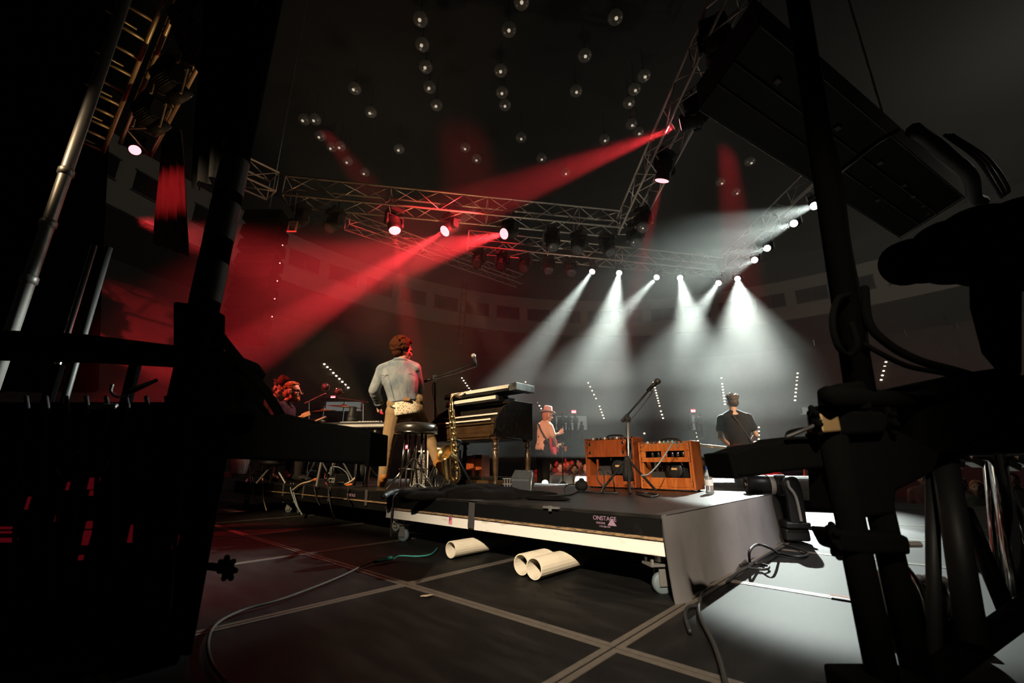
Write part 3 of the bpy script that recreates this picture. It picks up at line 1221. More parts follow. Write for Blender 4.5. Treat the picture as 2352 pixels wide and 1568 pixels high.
# ------------------------------------------------------------------ speckled amplifier cabinet behind the stool
SPECK = pattern('speckled_grille', (.03, .028, .026), (.62, .58, .52), 90.0, .50, .62, .8)
p = at(962, 1108, 5.35)
p.z = DZ
cab = thing('speaker_cabinet', 'small speckled speaker cabinet with white edges seen behind the stool legs', 'speaker', p, -.1)
m = M()
m.box((0, .1, .19), (.19, .2, .38))
m.build('grille', SPECK, cab, bevel=.004)
for x_ in (-.1, .1):
    m = M()
    m.box((x_, .09, .195), (.02, .24, .40))
    m.build('side', WHITE, cab, bevel=.003)
m = M()
m.box((0, .09, .40), (.23, .24, .02))
m.build('top', WHITE, cab, bevel=.003)
p = at(1020, 1105, 5.25)
p.z = DZ
cab2 = thing('speaker_cabinet', 'speckled speaker cabinet standing behind the saxophone', 'speaker', p, -.3)
m = M()
m.box((0, .1, .21), (.24, .2, .42))
m.build('grille', SPECK, cab2, bevel=.004)
m = M()
m.box((0, .12, .43), (.26, .24, .02))
m.build('top', WHITE, cab2, bevel=.003)
for u, lab, w_, h_ in ((1088, 'orange brown wooden speaker box under the organ, left one', .13, .36), (1104, 'dark brown wooden speaker box under the organ, right one', .16, .37)):
    p = at(u, 1098, 5.9)
    p.z = DZ
    r = thing('speaker_box', lab, 'speaker', p, -.6)
    m = M()
    m.box((0, 0, h_ / 2), (w_, .18, h_))
    m.build('body', WOODD, r, bevel=.006)
    m = M()
    m.box((0, -.093, h_ * .28), (w_ * .6, .01, h_ * .4))
    m.build('opening', SPKB, r)

# ------------------------------------------------------------------ saxophone on a stand
BRASS = mk('sax_brass', (.72, .50, .22), .26, 1.0, var=.2, scale=20)
sb = at(1046, 1122, 4.45)
sb.z = DZ
sax = thing('saxophone', 'gold saxophone hanging upright on its stand in front of the organ', 'saxophone', sb)


def sx(u, v, dy=0.0):
    return at(u, v, 4.45 + dy) - sb


m = M()
pts = smoothpts([sx(1036, 925), sx(1037, 960), sx(1040, 1010), sx(1045, 1055), sx(1050, 1085), sx(1048, 1101), sx(1038, 1106, -.03), sx(1029, 1095, -.06), sx(1026, 1070, -.09), sx(1025, 1050, -.12)], 6)
rad = [.019 + .014 * min(1, i / 26) + (.012 * max(0, (i - 30) / 24)) for i in range(len(pts))]
m.path(pts, rad, 14)
m.build('body_tube', BRASS, sax, smooth=True)
bd = V((-.55, -.75, .35)).normalized()
bx = bd.orthogonal().normalized()
T = frame(bx, bd.cross(bx), bd, sx(1026, 1042, -.13) - bd * .06)
m = M()
m.lathe([(.034, -.06), (.040, 0), (.055, .05), (.085, .09), (.088, .092), (.080, .090), (.050, .045), (.034, 0), (.01, -.02)], 28, T)
m.build('bell', BRASS, sax, smooth=True)
m = M()
m.path(smoothpts([sx(1036, 928), sx(1037, 914), sx(1043, 907), sx(1052, 911), sx(1058, 913), sx(1064, 909)], 5), [.012] * 20 + [.011] * 6, 10)
m.build('neck', BRASS, sax, smooth=True)
m = M()
m.path([sx(1060, 911), sx(1068, 905), sx(1070, 904)], [.012, .014, .009], 10)
m.build('mouthpiece', BLKG, sax, smooth=True)
for k in range(11):
    t = k / 10
    c = sx(1036 + 12 * t, 945 + 130 * t, -.045)
    m = M()
    m.lathe([(.004, .014), (.021, .012), (.022, 0), (.014, -.004), (.003, -.03)], 12, frame((1, 0, 0), (0, 0, 1), (0, -1, 0), c + V((.012 * math.sin(k * 2.1), 0, 0))))
    m.build('key_cup', BRASS, sax, smooth=True)
for s in (-1, 1):
    m = M()
    m.tube(sx(1037 + 6 * s, 940, -.035), sx(1047 + 6 * s, 1075, -.035), .005, n=6)
    m.build('key_rod', BRASS, sax)
ss = thing('saxophone_stand', 'black folding stand that holds the gold saxophone', 'stand', sb)
for a in (.5, 2.6, 4.4):
    m = M()
    m.tube((0, .06, .30), (.20 * math.cos(a), .06 + .20 * math.sin(a), .008), .011, n=8)
    m.build('leg', BLK, ss)
m = M()
m.tube((0, .06, .08), (0, .06, .42), .013, n=8)
m.path(smoothpts([V((0, .06, .40)), sx(1058, 1015, .02), sx(1050, 1010, -.04), sx(1034, 1012, -.04)], 5), .008, 8)
m.build('yoke', BLK, ss)


# ------------------------------------------------------------------ microphone stands
def tripod(parent, r=.28, z=.28, mat=BLK, a0=.3):
    for k in range(3):
        a = a0 + k * 2 * PI / 3
        mm = M()
        mm.tube((.02 * math.cos(a), .02 * math.sin(a), z), (r * math.cos(a), r * math.sin(a), .012), .011, n=8)
        mm.build('leg', mat, parent)


def mic_stand(label, base, top, b0, b1, tip, mic_len, grille, wire=True, foot='tripod', polem=STEEL):
    base = V(base)
    r = thing('microphone_stand', label, 'mic stand', base)
    L = lambda p_: V(p_) - base
    if foot == 'tripod':
        tripod(r)
    m_ = M()
    m_.tube((0, 0, .02), L(top), .011, n=10)
    m_.build('pole', polem, r, smooth=True)
    if foot == 'tripod':
        m_ = M()
        m_.lathe([(.045, .10), (.05, .16), (.03, .27), (.018, .32)], 14)
        m_.build('hub', BLK, r, smooth=True)
    m_ = M()
    m_.tube(L(b0), L(b1), .009, n=8)
    bo = m_.build('boom', BLK, r, smooth=True)
    m_ = M()
    m_.tube(L(b0), L(b0) + (L(b1) - L(b0)).normalized() * .09, .016, n=10)
    m_.build('counterweight', BLK, bo)
    m_ = M()
    m_.sph(L(top), .026, 10, 8)
    m_.box(L(top), (.05, .03, .05))
    m_.build('clutch', BLK, r)
    d = (L(tip) - L(b1)).normalized()
    mc = M()
    mc.tube(L(tip) - d * mic_len, L(tip), .013, .022, n=12)
    mo = mc.build('microphone', BLK, r, smooth=True)
    mc = M()
    mc.sph(L(tip) + d * .012, (.030, .030, .030), 14, 10)
    mc.build('mic_grille', grille, mo, smooth=True)
    if wire:
        m_ = M()
        b0_, b1_, t_ = L(b0), L(b1), L(top)
        pts_ = [L(tip) - d * mic_len, b1_ - V((0, 0, .05)), (b1_ + t_) / 2 - V((0, 0, .05)), t_ - V((.02, 0, .08)), t_ * .6 + V((.03, 0, 0)), t_ * .25 + V((-.02, -.01, 0)), V((.03, -.03, .03))]
        m_.path(smoothpts(pts_, 6), .005, 6)
        m_.build('cable', RUB, r, smooth=True)
    return r


GRILW = mk('mic_grille_pale', (.62, .58, .52), .45, .4, scale=300, bump=.3)
GRILD = mk('mic_grille_dark', (.10, .10, .10), .4, .6, scale=300, bump=.3)
b = at(1445, 1124, 4.02)
b.z = DZ
mic_stand('boom microphone stand on a tripod base between the two amplifiers', b, at(1442, 963, 4.02), at(1428, 968, 4.05), at(1497, 888, 3.98), at(1508, 878, 3.95), .12, GRILD)
b = at(1001, 1112, 5.35)
b.z = DZ
mic_stand('tall boom microphone stand beside the man in denim with a pale round mic', b, at(999, 866, 5.35), at(975, 876, 5.38), at(1092, 834, 5.2), at(1088, 819, 5.2), .13, GRILW, polem=BLK)
# drum microphones on long booms at the left
b = at(693, 1100, 6.9)
b.z = DZ
for lab, uu, tu, tv in (('round condenser microphone on a drum stand, left one of two', 746, 748, 889), ('round condenser microphone on a drum stand, right one of two', 777, 777, 900)):
    base = at(709 if uu < 760 else 833, 1090, 6.6)
    base.z = DZ
    r = thing('microphone_stand', lab, 'mic stand', base)
    jx = at(709 if uu < 760 else 833, 922, 6.6) - base
    tripod(r)
    m = M()
    m.tube((0, 0, .02), jx, .012, n=8)
    m.build('pole', CHROME, r)
    m = M()
    m.tube(jx + (jx - (at(tu, tv + 14, 6.5) - base)) * .25, at(tu, tv + 14, 6.5) - base, .009, n=8)
    m.build('boom', STEEL, r)
    m = M()
    c = at(tu, tv, 6.5) - base
    T = frame((1, 0, 0), (0, 0, 1), (0, -1, 0), c)
    m.lathe([(.050, -.02), (.056, 0), (.050, .02), (.03, .03), (.005, .032)], 18, T)
    mo = m.build('microphone', GRILD, r, smooth=True)
    m = M()
    m.path([c + V((.058 * math.cos(t * PI / 10), -.01, .058 * math.sin(t * PI / 10))) for t in range(20)], .006, 6, closed=True)
    m.build('shock_ring', CHROME, mo, smooth=True)
    m = M()
    m.tube(c + V((.05, 0, 0)), c + V((.09, 0, -.004)), .012, n=8)
    m.build('knob', CHROME, mo)

# music stand beyond the hat guitarist
b = at(1293, 1118, 9.0)
b.z = .02
r = thing('microphone_stand', 'thin straight stand with a small shelf in front of the pink hat', 'mic stand', b)
tripod(r)
m = M()
m.tube((0, 0, .02), at(1291, 1012, 9.0) - b, .012, n=8)
m.build('pole', BLK, r)
m = M()
c = at(1296, 1026, 8.98) - b
m.box(c, (.13, .10, .012))
m.box(c + V((.02, -.02, -.045)), (.04, .05, .08))
m.build('shelf', WOODD, r)

# ------------------------------------------------------------------ water bottle
b = at(1631, 1131, 3.88)
b.z = DZ + .004
PET = mk('clear_plastic', (.80, .86, .88), .08, trans=.75, var=0)
r = thing('water_bottle', 'clear ribbed water bottle with a blue cap on the riser corner', 'bottle', b)
prof = [(.030, 0), (.034, .006)]
for k in range(10):
    prof += [(.034, .02 + k * .011), (.0315, .0255 + k * .011)]
prof += [(.034, .135), (.033, .15), (.020, .178), (.0135, .186), (.0135, .2)]
m = M()
m.lathe(prof, 20)
m.build('bottle', PET, r, smooth=True)
m = M()
m.lathe([(.0345, .065), (.0345, .115)], 20, caps=False)
m.build('label', mk('bottle_label', (.75, .78, .82), .4, var=.3, scale=60), r)
m = M()
m.lathe([(.015, .195), (.015, .222), (.008, .226), (.004, .226)], 16)
m.build('cap', mk('blue_cap', (.03, .12, .45), .4), r)
m = M()
m.lathe([(.0125, .2), (.008, .215)], 12)
m.build('neck', PET, r)

# ------------------------------------------------------------------ wedge monitors
WGR = mk('monitor_grille', (.50, .52, .51), .6, .1, scale=160, bump=.2)


def wedge(u, v, Y, w_, lab, rz, h_=.40):
    p_ = at(u, v, Y)
    p_.z = .02
    r_ = thing('wedge_monitor', lab, 'floor monitor', p_, rz)
    d_ = .5
    prof_ = [(-d_ / 2, 0), (d_ / 2, 0), (d_ / 2, .12), (d_ * .12, h_), (-d_ * .10, h_), (-d_ / 2, .10)]
    m_ = M()
    m_.prism(prof_, w_, frame((0, 1, 0), (0, 0, 1), (1, 0, 0), (0, 0, 0)))
    m_.build('cabinet', BLK, r_, bevel=.01)
    m_ = M()
    a_ = V((0, -d_ / 2, .10))
    b_ = V((0, -d_ * .10, h_))
    n_ = V((0, -(h_ - .1), d_ * .4)).normalized()
    rows_ = []
    for k_ in range(9):
        t_ = .04 + .92 * k_ / 8
        c_ = a_ + (b_ - a_) * t_ + n_ * (.012 + .05 * math.sin(PI * t_))
        rows_.append([c_ + V((-w_ * .47, 0, 0)), c_ + V((w_ * .47, 0, 0)), c_ + V((w_ * .47, 0, 0)) - n_ * .02, c_ + V((-w_ * .47, 0, 0)) - n_ * .02])
    m_.rings(rows_)
    m_.build('grille', WGR, r_)
    return r_


wedge(1290, 1118, 9.3, .50, 'grey fronted wedge monitor by the feet of the pink hat guitarist', -.15)
wedge(1352, 1120, 8.2, .45, 'wedge monitor mostly hidden behind the taller amplifier', -.4)
wedge(1655, 1150, 6.9, .55, 'pale wedge monitor just behind the water bottle', -.2)
wedge(1722, 1152, 6.9, .55, 'pale wedge monitor beside the black shirt guitarist\'s legs', -.2)
wedge(1836, 1160, 6.7, .62, 'pale wedge monitor behind the striped moving head light', -.35, .44)

# ------------------------------------------------------------------ foot lights and small gear on the stage
HOT = mk('footlight_glow', (1, .9, .75), .4, emit=(1, .88, .70), es=9, var=0)
for u, v, Y, lab in ((1252, 1108, 8.0, 'small glowing footlight at the feet of the pink hat guitarist'), (1618, 1123, 6.0, 'small glowing footlight behind the water bottle')):
    p = at(u, v, Y)
    r = thing('footlight', lab, 'footlight', V((p.x, p.y, .02)))
    h0 = p.z - .02
    m = M()
    m.box((0, 0, h0 / 2 - .03), (.12, .12, max(.05, h0 - .06)))
    m.build('housing', BLK, r)
    m = M()
    m.sph((0, 0, h0), (.055 if u < 1400 else .075, .05, .045), 12, 8)
    m.build('lamp', HOT, r, smooth=True)
p = at(1903, 1148, 6.6)
r = thing('strip_light', 'bright white lit strip light box on the stage floor', 'stage light', V((p.x, p.y, .02)), -.15)
hh = p.z
m = M()
m.box((0, .12, hh * .6), (.50, .18, hh * 1.3))
m.box((0, 0, hh - .09), (.50, .22, .03))
m.build('housing', BLK, r, bevel=.01)
m = M()
m.box((.02, .01, hh - .01), (.36, .06, .10))
m.build('tube', mk('strip_glow', (1, 1, 1), .4, emit=(1, .97, .93), es=7, var=0), r, bevel=.01)
m = M()
m.path(smoothpts([(-.25, .02, hh - .1), (-.26, .0, hh + .12), (-.2, .05, hh + .2), (.2, .05, hh + .2)], 5), .012, 6)
m.build('handle', CHROME, r)
p = onz(1860, 1166, .02)
r = thing('effects_pedal', 'pale effects pedal lying on the floor before the lit strip light', 'pedal', p, -.4)
m = M()
m.box((0, 0, .02), (.36, .14, .03))
m.build('base', WHITE, r, bevel=.004)
m = M()
m.box((-.08, 0, .055), (.16, .11, .04))
m.build('housing', ALU, r, bevel=.004)
for x_ in (.06, .11, .15):
    m = M()
    m.tube((x_, 0, .035), (x_, 0, .06), .015, n=10)
    m.build('switch', CHROME, r)

# moving head standing on the floor by the riser corner
mp_ = onz(1822, 1238, .02)
fm = thing('moving_head_light', 'grey floor moving head with a pale striped yoke arm at the riser corner', 'stage light', mp_, math.radians(-8))
fm.scale = (.84, .84, .84)
FMH = mk('fixture_grey', (.030, .030, .031), .38, spec=.5)
PALE = mk('pale_trim', (.55, .53, .50), .5)
m = M()
m.box((-.02, .0, .06), (.22, .34, .11))
m.build('base', FMH, fm, bevel=.02, seg=3)
for k, y_ in enumerate((-.17, .19)):
    m = M()
    poly = [(-.075, .17), (.065, .17), (.075, .42), (.070, .52), (.050, .585), (.0, .605), (-.055, .59), (-.09, .53), (-.085, .46), (-.075, .40)]
    m.prism(poly, .06, frame((1, 0, 0), (0, 0, 1), (0, -1, 0), (0, y_, 0)))
    ya = m.build('yoke_arm', FMH, fm, bevel=.012, seg=3)
    if k == 0:
        m = M()
        m.path(smoothpts([(.012, -.203, .19), (.006, -.203, .36), (-.01, -.203, .44), (-.045, -.203, .50), (-.05, -.203, .56)], 6), .014, 6)
        m.build('pale_stripe', PALE, ya)
m = M()
m.box((-.01, .01, .15), (.22, .42, .06))
m.build('yoke_bridge', FMH, fm, bevel=.015)
T = frame((0, 0, 1), (0, 1, 0), (-1, 0, 0), (-.02, .01, .51))
m = M()
m.lathe([(.03, -.09), (.075, -.07), (.095, 0), (.098, .08), (.088, .11), (.088, .13), (.098, .15), (.105, .33), (.095, .34)], 24, T)
hd = m.build('head', FMH, fm, smooth=True)
for k in range(6):
    m = M()
    m.lathe([(.094, -.03 + k * .018), (.104, -.027 + k * .018), (.104, -.02 + k * .018), (.094, -.017 + k * .018)], 24, T)
    m.build('cooling_fin', FMH, hd, smooth=True)
m = M()
m.lathe([(.094, .335), (.06, .343), (.01, .345)], 24, T)
m.build('lens', LENSD, hd, smooth=True)
m = M()
m.lathe([(.0995, .09), (.0995, .135)], 24, T, caps=False)
m.build('pale_label', PALE, hd)
# ------------------------------------------------------------------ people
SKIN = mk('skin', (.58, .36, .26), .5, var=.08, scale=30)
DENIM = pattern('washed_denim', (.125, .165, .20), (.35, .37, .37), 9.0, .35, .75, .9, stretch=(1, 1, .6), bump=.35, spec=.15)
KHAKI = mk('khaki_trousers', (.30, .20, .105), .85, var=.25, scale=10, bump=.4, spec=.2)
BOOT = mk('tan_suede', (.36, .15, .035), .85, var=.25, scale=25, bump=.2, spec=.15)
HAIRB = mk('curly_brown_hair', (.060, .018, .007), .95, var=.5, scale=60, bump=.6, spec=.08)
HAIRG = mk('ginger_hair', (.42, .17, .055), .7, var=.3, scale=90, bump=.5)
HAIRD = mk('dark_hair', (.075, .048, .03), .6, var=.3, scale=90, bump=.5)
PRINT = pattern('spotted_shirt', (.30, .17, .055), (.80, .72, .55), 46.0, .30, .36, .9, 'VORONOI')
TEE = mk('black_tee', (.018, .017, .016), .9, var=.2, scale=14, bump=.3, spec=.15)
DTROU = mk('dark_trousers', (.020, .017, .015), .85, var=.3, scale=14, bump=.3, spec=.2)
PLAID = mk('dark_plaid_shirt', (.075, .022, .022), .9, var=.5, scale=22, bump=.3, spec=.1)
NAVY = mk('navy_shirt', (.022, .020, .034), .85, var=.3, scale=16, bump=.3, spec=.2)
FLORAL = pattern('floral_shirt', (.10, .08, .06), (.62, .44, .26), 9.0, .16, .24, .85, 'VORONOI')
HATP = mk('pale_hat_felt', (.55, .36, .30), .9, spec=.1)
HATD = mk('maroon_hat_felt', (.12, .035, .03), .9, spec=.1)
EYE = mk('eye_dark', (.02, .015, .012), .2)
LEATH = mk('leather_patch', (.26, .12, .035), .7)


def hand(m_, wrist, d, n_, side, curl=.5, s=1.0):
    wrist, d, n_ = V(wrist), V(d).normalized(), V(n_).normalized()
    n_ = (n_ - d * n_.dot(d)).normalized()
    t_ = d.cross(n_).normalized() * side
    for k in range(4):
        o_ = t_ * ((1.5 - k) * .019 * s)
        kn = wrist + d * (.088 + (.006, .010, .006, -.004)[k]) * s + o_
        m_.cap(wrist + o_ * .75 + d * .012, kn, .0165 * s, .0135 * s, 8)
        L = (.040, .046, .042, .033)[k] * s
        d1 = (d * math.cos(curl) + n_ * math.sin(curl)).normalized()
        p1 = kn + d1 * L
        m_.cap(kn, p1, .0105 * s, .0095 * s, 8)
        d2 = (d * math.cos(curl * 2.1) + n_ * math.sin(curl * 2.1)).normalized()
        m_.cap(p1, p1 + d2 * L * .85, .0095 * s, .008 * s, 8)
    tb = wrist + d * .028 * s + t_ * .028 * s
    td = (d * .62 + t_ * .62 + n_ * .45).normalized()
    m_.cap(wrist + d * .01, tb, .018 * s, .014 * s, 8)
    t1 = tb + td * .042 * s
    m_.cap(tb, t1, .0125 * s, .0105 * s, 8)
    m_.cap(t1, t1 + (td + d * .6).normalized() * .032 * s, .0105 * s, .009 * s, 8)


def head(m_, c, fwd, up, s=1.0):
    """skull, jaw, nose, ears, brow; c is the middle of the head"""
    c, f = V(c), V(fwd).normalized()
    u_ = V(up)
    u_ = (u_ - f * u_.dot(f)).normalized()
    r_ = f.cross(u_)
    R = Matrix((r_, f, u_)).transposed()
    P = lambda x, y, z: c + R @ V((x * s, y * s, z * s))
    m_.sph(P(0, -.012, .03), (.076 * s, .096 * s, .092 * s), 16, 12, R)
    m_.sph(P(0, .025, -.035), (.062 * s, .070 * s, .078 * s), 14, 10, R)
    m_.sph(P(0, .052, -.085), (.034 * s, .030 * s, .026 * s), 12, 8, R)
    m_.cap(P(0, .088, .02), P(0, .108, -.022), .010 * s, .015 * s, 8)
    m_.cap(P(-.035, .082, .028), P(.035, .082, .028), .012 * s, .012 * s, 8)
    m_.cap(P(-.018, .083, -.055), P(.018, .083, -.055), .010 * s, .010 * s, 8)
    for q in (-1, 1):
        m_.sph(P(q * .078, -.005, -.005), (.012 * s, .022 * s, .034 * s), 10, 8, R)
        m_.sph(P(q * .045, .062, -.025), (.022 * s, .022 * s, .022 * s), 10, 8, R)
    return R, P


def eyes(P, R, parent, base, s=1.0):
    for q in (-1, 1):
        e = M()
        e.sph(P(q * .031, .084, .008) - base, (.011 * s, .008 * s, .008 * s), 10, 6, R)
        e.build('eye', EYE, parent, smooth=True)


def person(label, base, J, hd_f, hd_up, hands, hs=1.0, vox=.009, group=None, fat=1.0):
    """one continuous skin surface from head to toe; J holds world joints"""
    base = V(base)
    m_ = M()
    L = {k: V(v) - base for k, v in J.items()}
    R, P = head(m_, L['head'], hd_f, hd_up, hs)
    m_.cap(L['neck'], L['head'] - V((0, 0, .03)), .058, .052)
    torso(m_, L, 0, 1.04, fat)
    for a, b_ in (('shl', 'elbl'), ('shr', 'elbr')):
        m_.cap(L[a], L[b_], .050, .040)
    for a, b_ in (('elbl', 'wrl'), ('elbr', 'wrr')):
        m_.cap(L[a], L[b_], .040, .026)
    for sd in 'lr':
        m_.cap(L['hip' + sd], L['kn' + sd], .082, .055)
        m_.cap(L['kn' + sd], L['an' + sd], .055, .036)
        m_.cap(L['an' + sd], L['toe' + sd], .040, .032)
        hdir, hn, curl = hands[sd]
        hand(m_, L['wr' + sd], hdir, hn, 1 if sd == 'l' else -1, curl)
    o = link('person', voxel(m_, vox * .75, 3, 'person'))
    o.data.materials.append(SKIN)
    o.location = base
    tag(o, label, 'person', group)
    PW_ = lambda x, y, z: P(x, y, z) + base
    eyes(PW_, R, o, base, hs)
    return o, L, R, P


def garment(name, mat, parent, fn, vox=.010, sm=4):
    m_ = M()
    fn(m_)
    me = voxel(m_, vox, sm, name)
    me.materials.append(mat)
    return link(name, me, parent)


TP = [(-.13, .07, .062), (-.07, .60, .078), (-.02, .92, .090), (.06, 1.0, .104), (.18, 1.0, .116), (.34, .95, .120), (.52, .84, .110), (.66, .78, .104), (.80, .80, .106), (.92, .86, .114), (1.04, .88, .116), (1.12, .80, .108)]


def torso(m_, L, infl=0.0, hem=1.0, fat=1.0, start=-.13, yoke=True):
    """trunk lofted from the neck to the hips"""
    a0, b0 = (L['shl'] + L['shr']) / 2, (L['hipl'] + L['hipr']) / 2
    sw = (L['shr'] - L['shl']).length / 2
    hw = (L['hipr'] - L['hipl']).length / 2 / .62
    rows_ = []
    for q, w_, d_ in TP:
        if q > hem + .001 or q < start:
            continue
        c_ = a0.lerp(b0, q)
        if q < 0:
            c_ = a0.lerp(L['neck'], min(1, -q / .13))
        t_ = max(0, min(1, q))
        lat = ((L['shr'] - L['shl']).normalized() * (1 - t_) + (L['hipr'] - L['hipl']).normalized() * t_).normalized()
        axis = (b0 - a0).normalized()
        dep = axis.cross(lat).normalized()
        ww = (sw * (1 - t_) + max(hw, sw * .82) * t_) * w_ + infl if w_ > .1 else .062 + infl
        dd = d_ * fat + infl
        rows_.append([c_ + lat * (ww * math.copysign(abs(math.cos(x)) ** .8, math.cos(x))) + dep * (dd * math.copysign(abs(math.sin(x)) ** .8, math.sin(x))) for x in [2 * PI * j / 24 for j in range(24)]])
    m_.rings(rows_)
    for sd in 'lr' if yoke else '':
        m_.cap(L['neck'] + (L['sh' + sd] - L['neck']) * .2, L['sh' + sd], .050 + infl, .058 + infl)


def sleeve(m_, L, sd, r0, r1, r2, end=1.0, wrinkle=0.0):
    m_.cap(L['sh' + sd], L['elb' + sd], r0, r1)
    e = L['elb' + sd].lerp(L['wr' + sd], end)
    m_.cap(L['elb' + sd], e, r1, r2)
    if wrinkle:
        for k in range(4):
            c_ = L['elb' + sd].lerp(e, .25 + .22 * k)
            d_ = (e - L['elb' + sd]).normalized()
            m_.cap(c_ - d_ * .008, c_ + d_ * .008, r1 + (r2 - r1) * (.25 + .22 * k) + wrinkle, r1 + (r2 - r1) * (.25 + .22 * k) + wrinkle)


def legs(m_, L, r0, r1, r2, end=.97, wrinkle=0.0):
    m_.cap(L['hipl'], L['hipr'], r0 * 1.05, r0 * 1.05)
    m_.cap(L['hipl'] + V((0, 0, .10)), L['hipr'] + V((0, 0, .10)), r0 * .98, r0 * .98)
    for sd in 'lr':
        m_.cap(L['hip' + sd], L['kn' + sd], r0, r1)
        e = L['kn' + sd].lerp(L['an' + sd], end)
        m_.cap(L['kn' + sd], e, r1, r2)
        if wrinkle:
            d_ = (e - L['kn' + sd]).normalized()
            for k in range(5):
                q = k * .09
                c_ = L['kn' + sd].lerp(e, q)
                rr = r1 + (r2 - r1) * q + wrinkle * (.6 + .4 * math.sin(k * 2.2))
                m_.cap(c_ - d_ * .006, c_ + d_ * .006, rr, rr)


def shoe(m_, L, sd, heel=.03):
    a, t_ = L['an' + sd], L['toe' + sd]
    m_.cap(a + V((0, 0, .06)), a, .052, .055)
    m_.cap(a - V((0, 0, .02)), t_, .052, .042)
    d_ = (t_ - a).normalized()
    m_.cap(a - d_ * .045 - V((0, 0, .03)), t_, .036, .034)


# ---- man in the denim jacket
Y0 = 5.0
A = lambda u, v, dy=0.0: at(u, v, Y0 + dy)
base = A(880, 1117)
base.z = DZ
J = dict(head=A(925, 806, .02), neck=A(920, 833), shl=A(879, 851), shr=A(952, 847, .05), elbl=A(859, 896, -.06), elbr=A(963, 893, .16),
         wrl=A(872, 927, .10), wrr=A(944, 908, .44), hipl=A(906, 946), hipr=A(954, 940, .08), knl=A(890, 1024, .02), knr=A(986, 1004, .34),
         anl=A(881, 1094, .03), anr=A(1004, 1058, .30), toel=A(876, 1112, .14), toer=A(1022, 1084, .20))
o, L, R, P = person('man in a washed denim jacket seen from behind, leaning on the round stool', base, J, (.72, .68, -.06), (0.05, 0, 1), {'l': ((-.25, .45, -.7), (.6, .3, .2), .75), 'r': ((0, .8, -.3), (0, -.2, -1), .6)}, 1.12)


def f(m_):
    torso(m_, L, .026, .85)
    m_.path([L['neck'] + V((.078 * math.cos(t * PI / 10), .075 * math.sin(t * PI / 10), .022 - .012 * math.sin(t * PI / 10))) for t in range(20)], .020, 10, closed=True)
    sleeve(m_, L, 'l', .078, .064, .052, .95, .005)
    sleeve(m_, L, 'r', .078, .064, .052, .95, .005)


jk = garment('denim_jacket', DENIM, o, f, .009, 3)
m = M()
c = (L['hipl'].lerp(L['shl'], .16) + L['hipr'].lerp(L['shr'], .16)) / 2
m.box(c + V((.055, -.126, .040)), (.082, .006, .036))
m.build('leather_patch', LEATH, jk)
SEAM = mk('denim_seam', (.11, .135, .16), .9)
for k, (a, b_) in enumerate(((('shl', .12), ('shr', .12)), )):
    pts = []
    for t in range(9):
        q = t / 8
        pt = L['shl'].lerp(L['hipl'], .17).lerp(L['shr'].lerp(L['hipr'], .17), q)
        pts.append(pt + V((0, -.126 - .006 * math.sin(PI * q), 0)))
    m = M()
    m.path(pts, .003, 5)
    m.build('yoke_seam', SEAM, jk)
for q in (.22, .5, .80):
    m = M()
    pts = []
    for t in range(8):
        h_ = .18 + .55 * t / 7
        pt = L['shl'].lerp(L['hipl'], h_).lerp(L['shr'].lerp(L['hipr'], h_), q)
        pts.append(pt + V((0, -.121 - .014 * math.sin(h_ * PI), 0)))
    m.path(pts, .0022, 5)
    m.build('back_seam', SEAM, jk)
for sd in 'lr':
    m = M()
    c = L['elb' + sd].lerp(L['wr' + sd], .93)
    d_ = (L['wr' + sd] - L['elb' + sd]).normalized()
    m.tube(c - d_ * .022, c + d_ * .022, .060, .058, n=16)
    m.build('cuff', DENIM, jk, smooth=True)


def f(m_):
    torso(m_, L, .012, 1.12, start=.6, yoke=False)


garment('spotted_shirt', PRINT, o, f, .010, 4)
garment('trousers', KHAKI, o, lambda m_: legs(m_, L, .100, .074, .056, .96, .004), .009, 3)
for sd in 'lr':
    garment('boot', BOOT, o, lambda m_: shoe(m_, L, sd), .008, 3)


def f(m_):
    rnd = random.Random(3)
    m_.sph(P(0, -.026, .050), (.100, .108, .098), 16, 12, R)
    m_.sph(P(0, -.055, -.02), (.080, .07, .07), 12, 10, R)
    for k in range(420):
        a, b_ = rnd.uniform(0, 2 * PI), math.acos(rnd.uniform(-.62, 1))
        d_ = V((math.sin(b_) * math.cos(a), math.sin(b_) * math.sin(a), math.cos(b_)))
        if d_.y > .35 and d_.z < .40:
            continue
        c_ = P(d_.x * .105, d_.y * .112 - .028, d_.z * .104 + .052)
        m_.sph(c_, rnd.uniform(.013, .020), 8, 6)


garment('curly_hair', HAIRB, o, f, .006, 1)
m = M()
m.tube(L['hipl'] + V((-.03, -.095, .055)), L['hipl'] + V((.03, -.10, .03)), .008, n=6)
m.build('belt_clip', CHROME, o)

# ---- black shirt guitarist, right
Y0 = 7.2
base = A(1690, 1130)
base.z = .02
J = dict(head=A(1683, 924, .03), neck=A(1684, 946), shl=A(1659, 963, .02), shr=A(1716, 960, .0), elbl=A(1653, 1003, -.10), elbr=A(1737, 999, -.02),
         wrl=A(1684, 1029, .06), wrr=A(1722, 1018, .22), hipl=A(1684, 1046, .02), hipr=A(1720, 1044, .02), knl=A(1678, 1100, .10), knr=A(1735, 1103, .05),
         anl=V((1, 1, 1)), anr=V((1, 1, 1)), toel=V((1, 1, 1)), toer=V((1, 1, 1)))
for sd, dx in (('l', -.10), ('r', .14)):
    k_ = J['kn' + sd]
    J['an' + sd] = V((k_.x + dx, k_.y + .02, .11))
    J['toe' + sd] = V((k_.x + dx * 1.2, k_.y + .17, .06))
base = V(((J['anl'].x + J['anr'].x) / 2, J['anl'].y, .02))
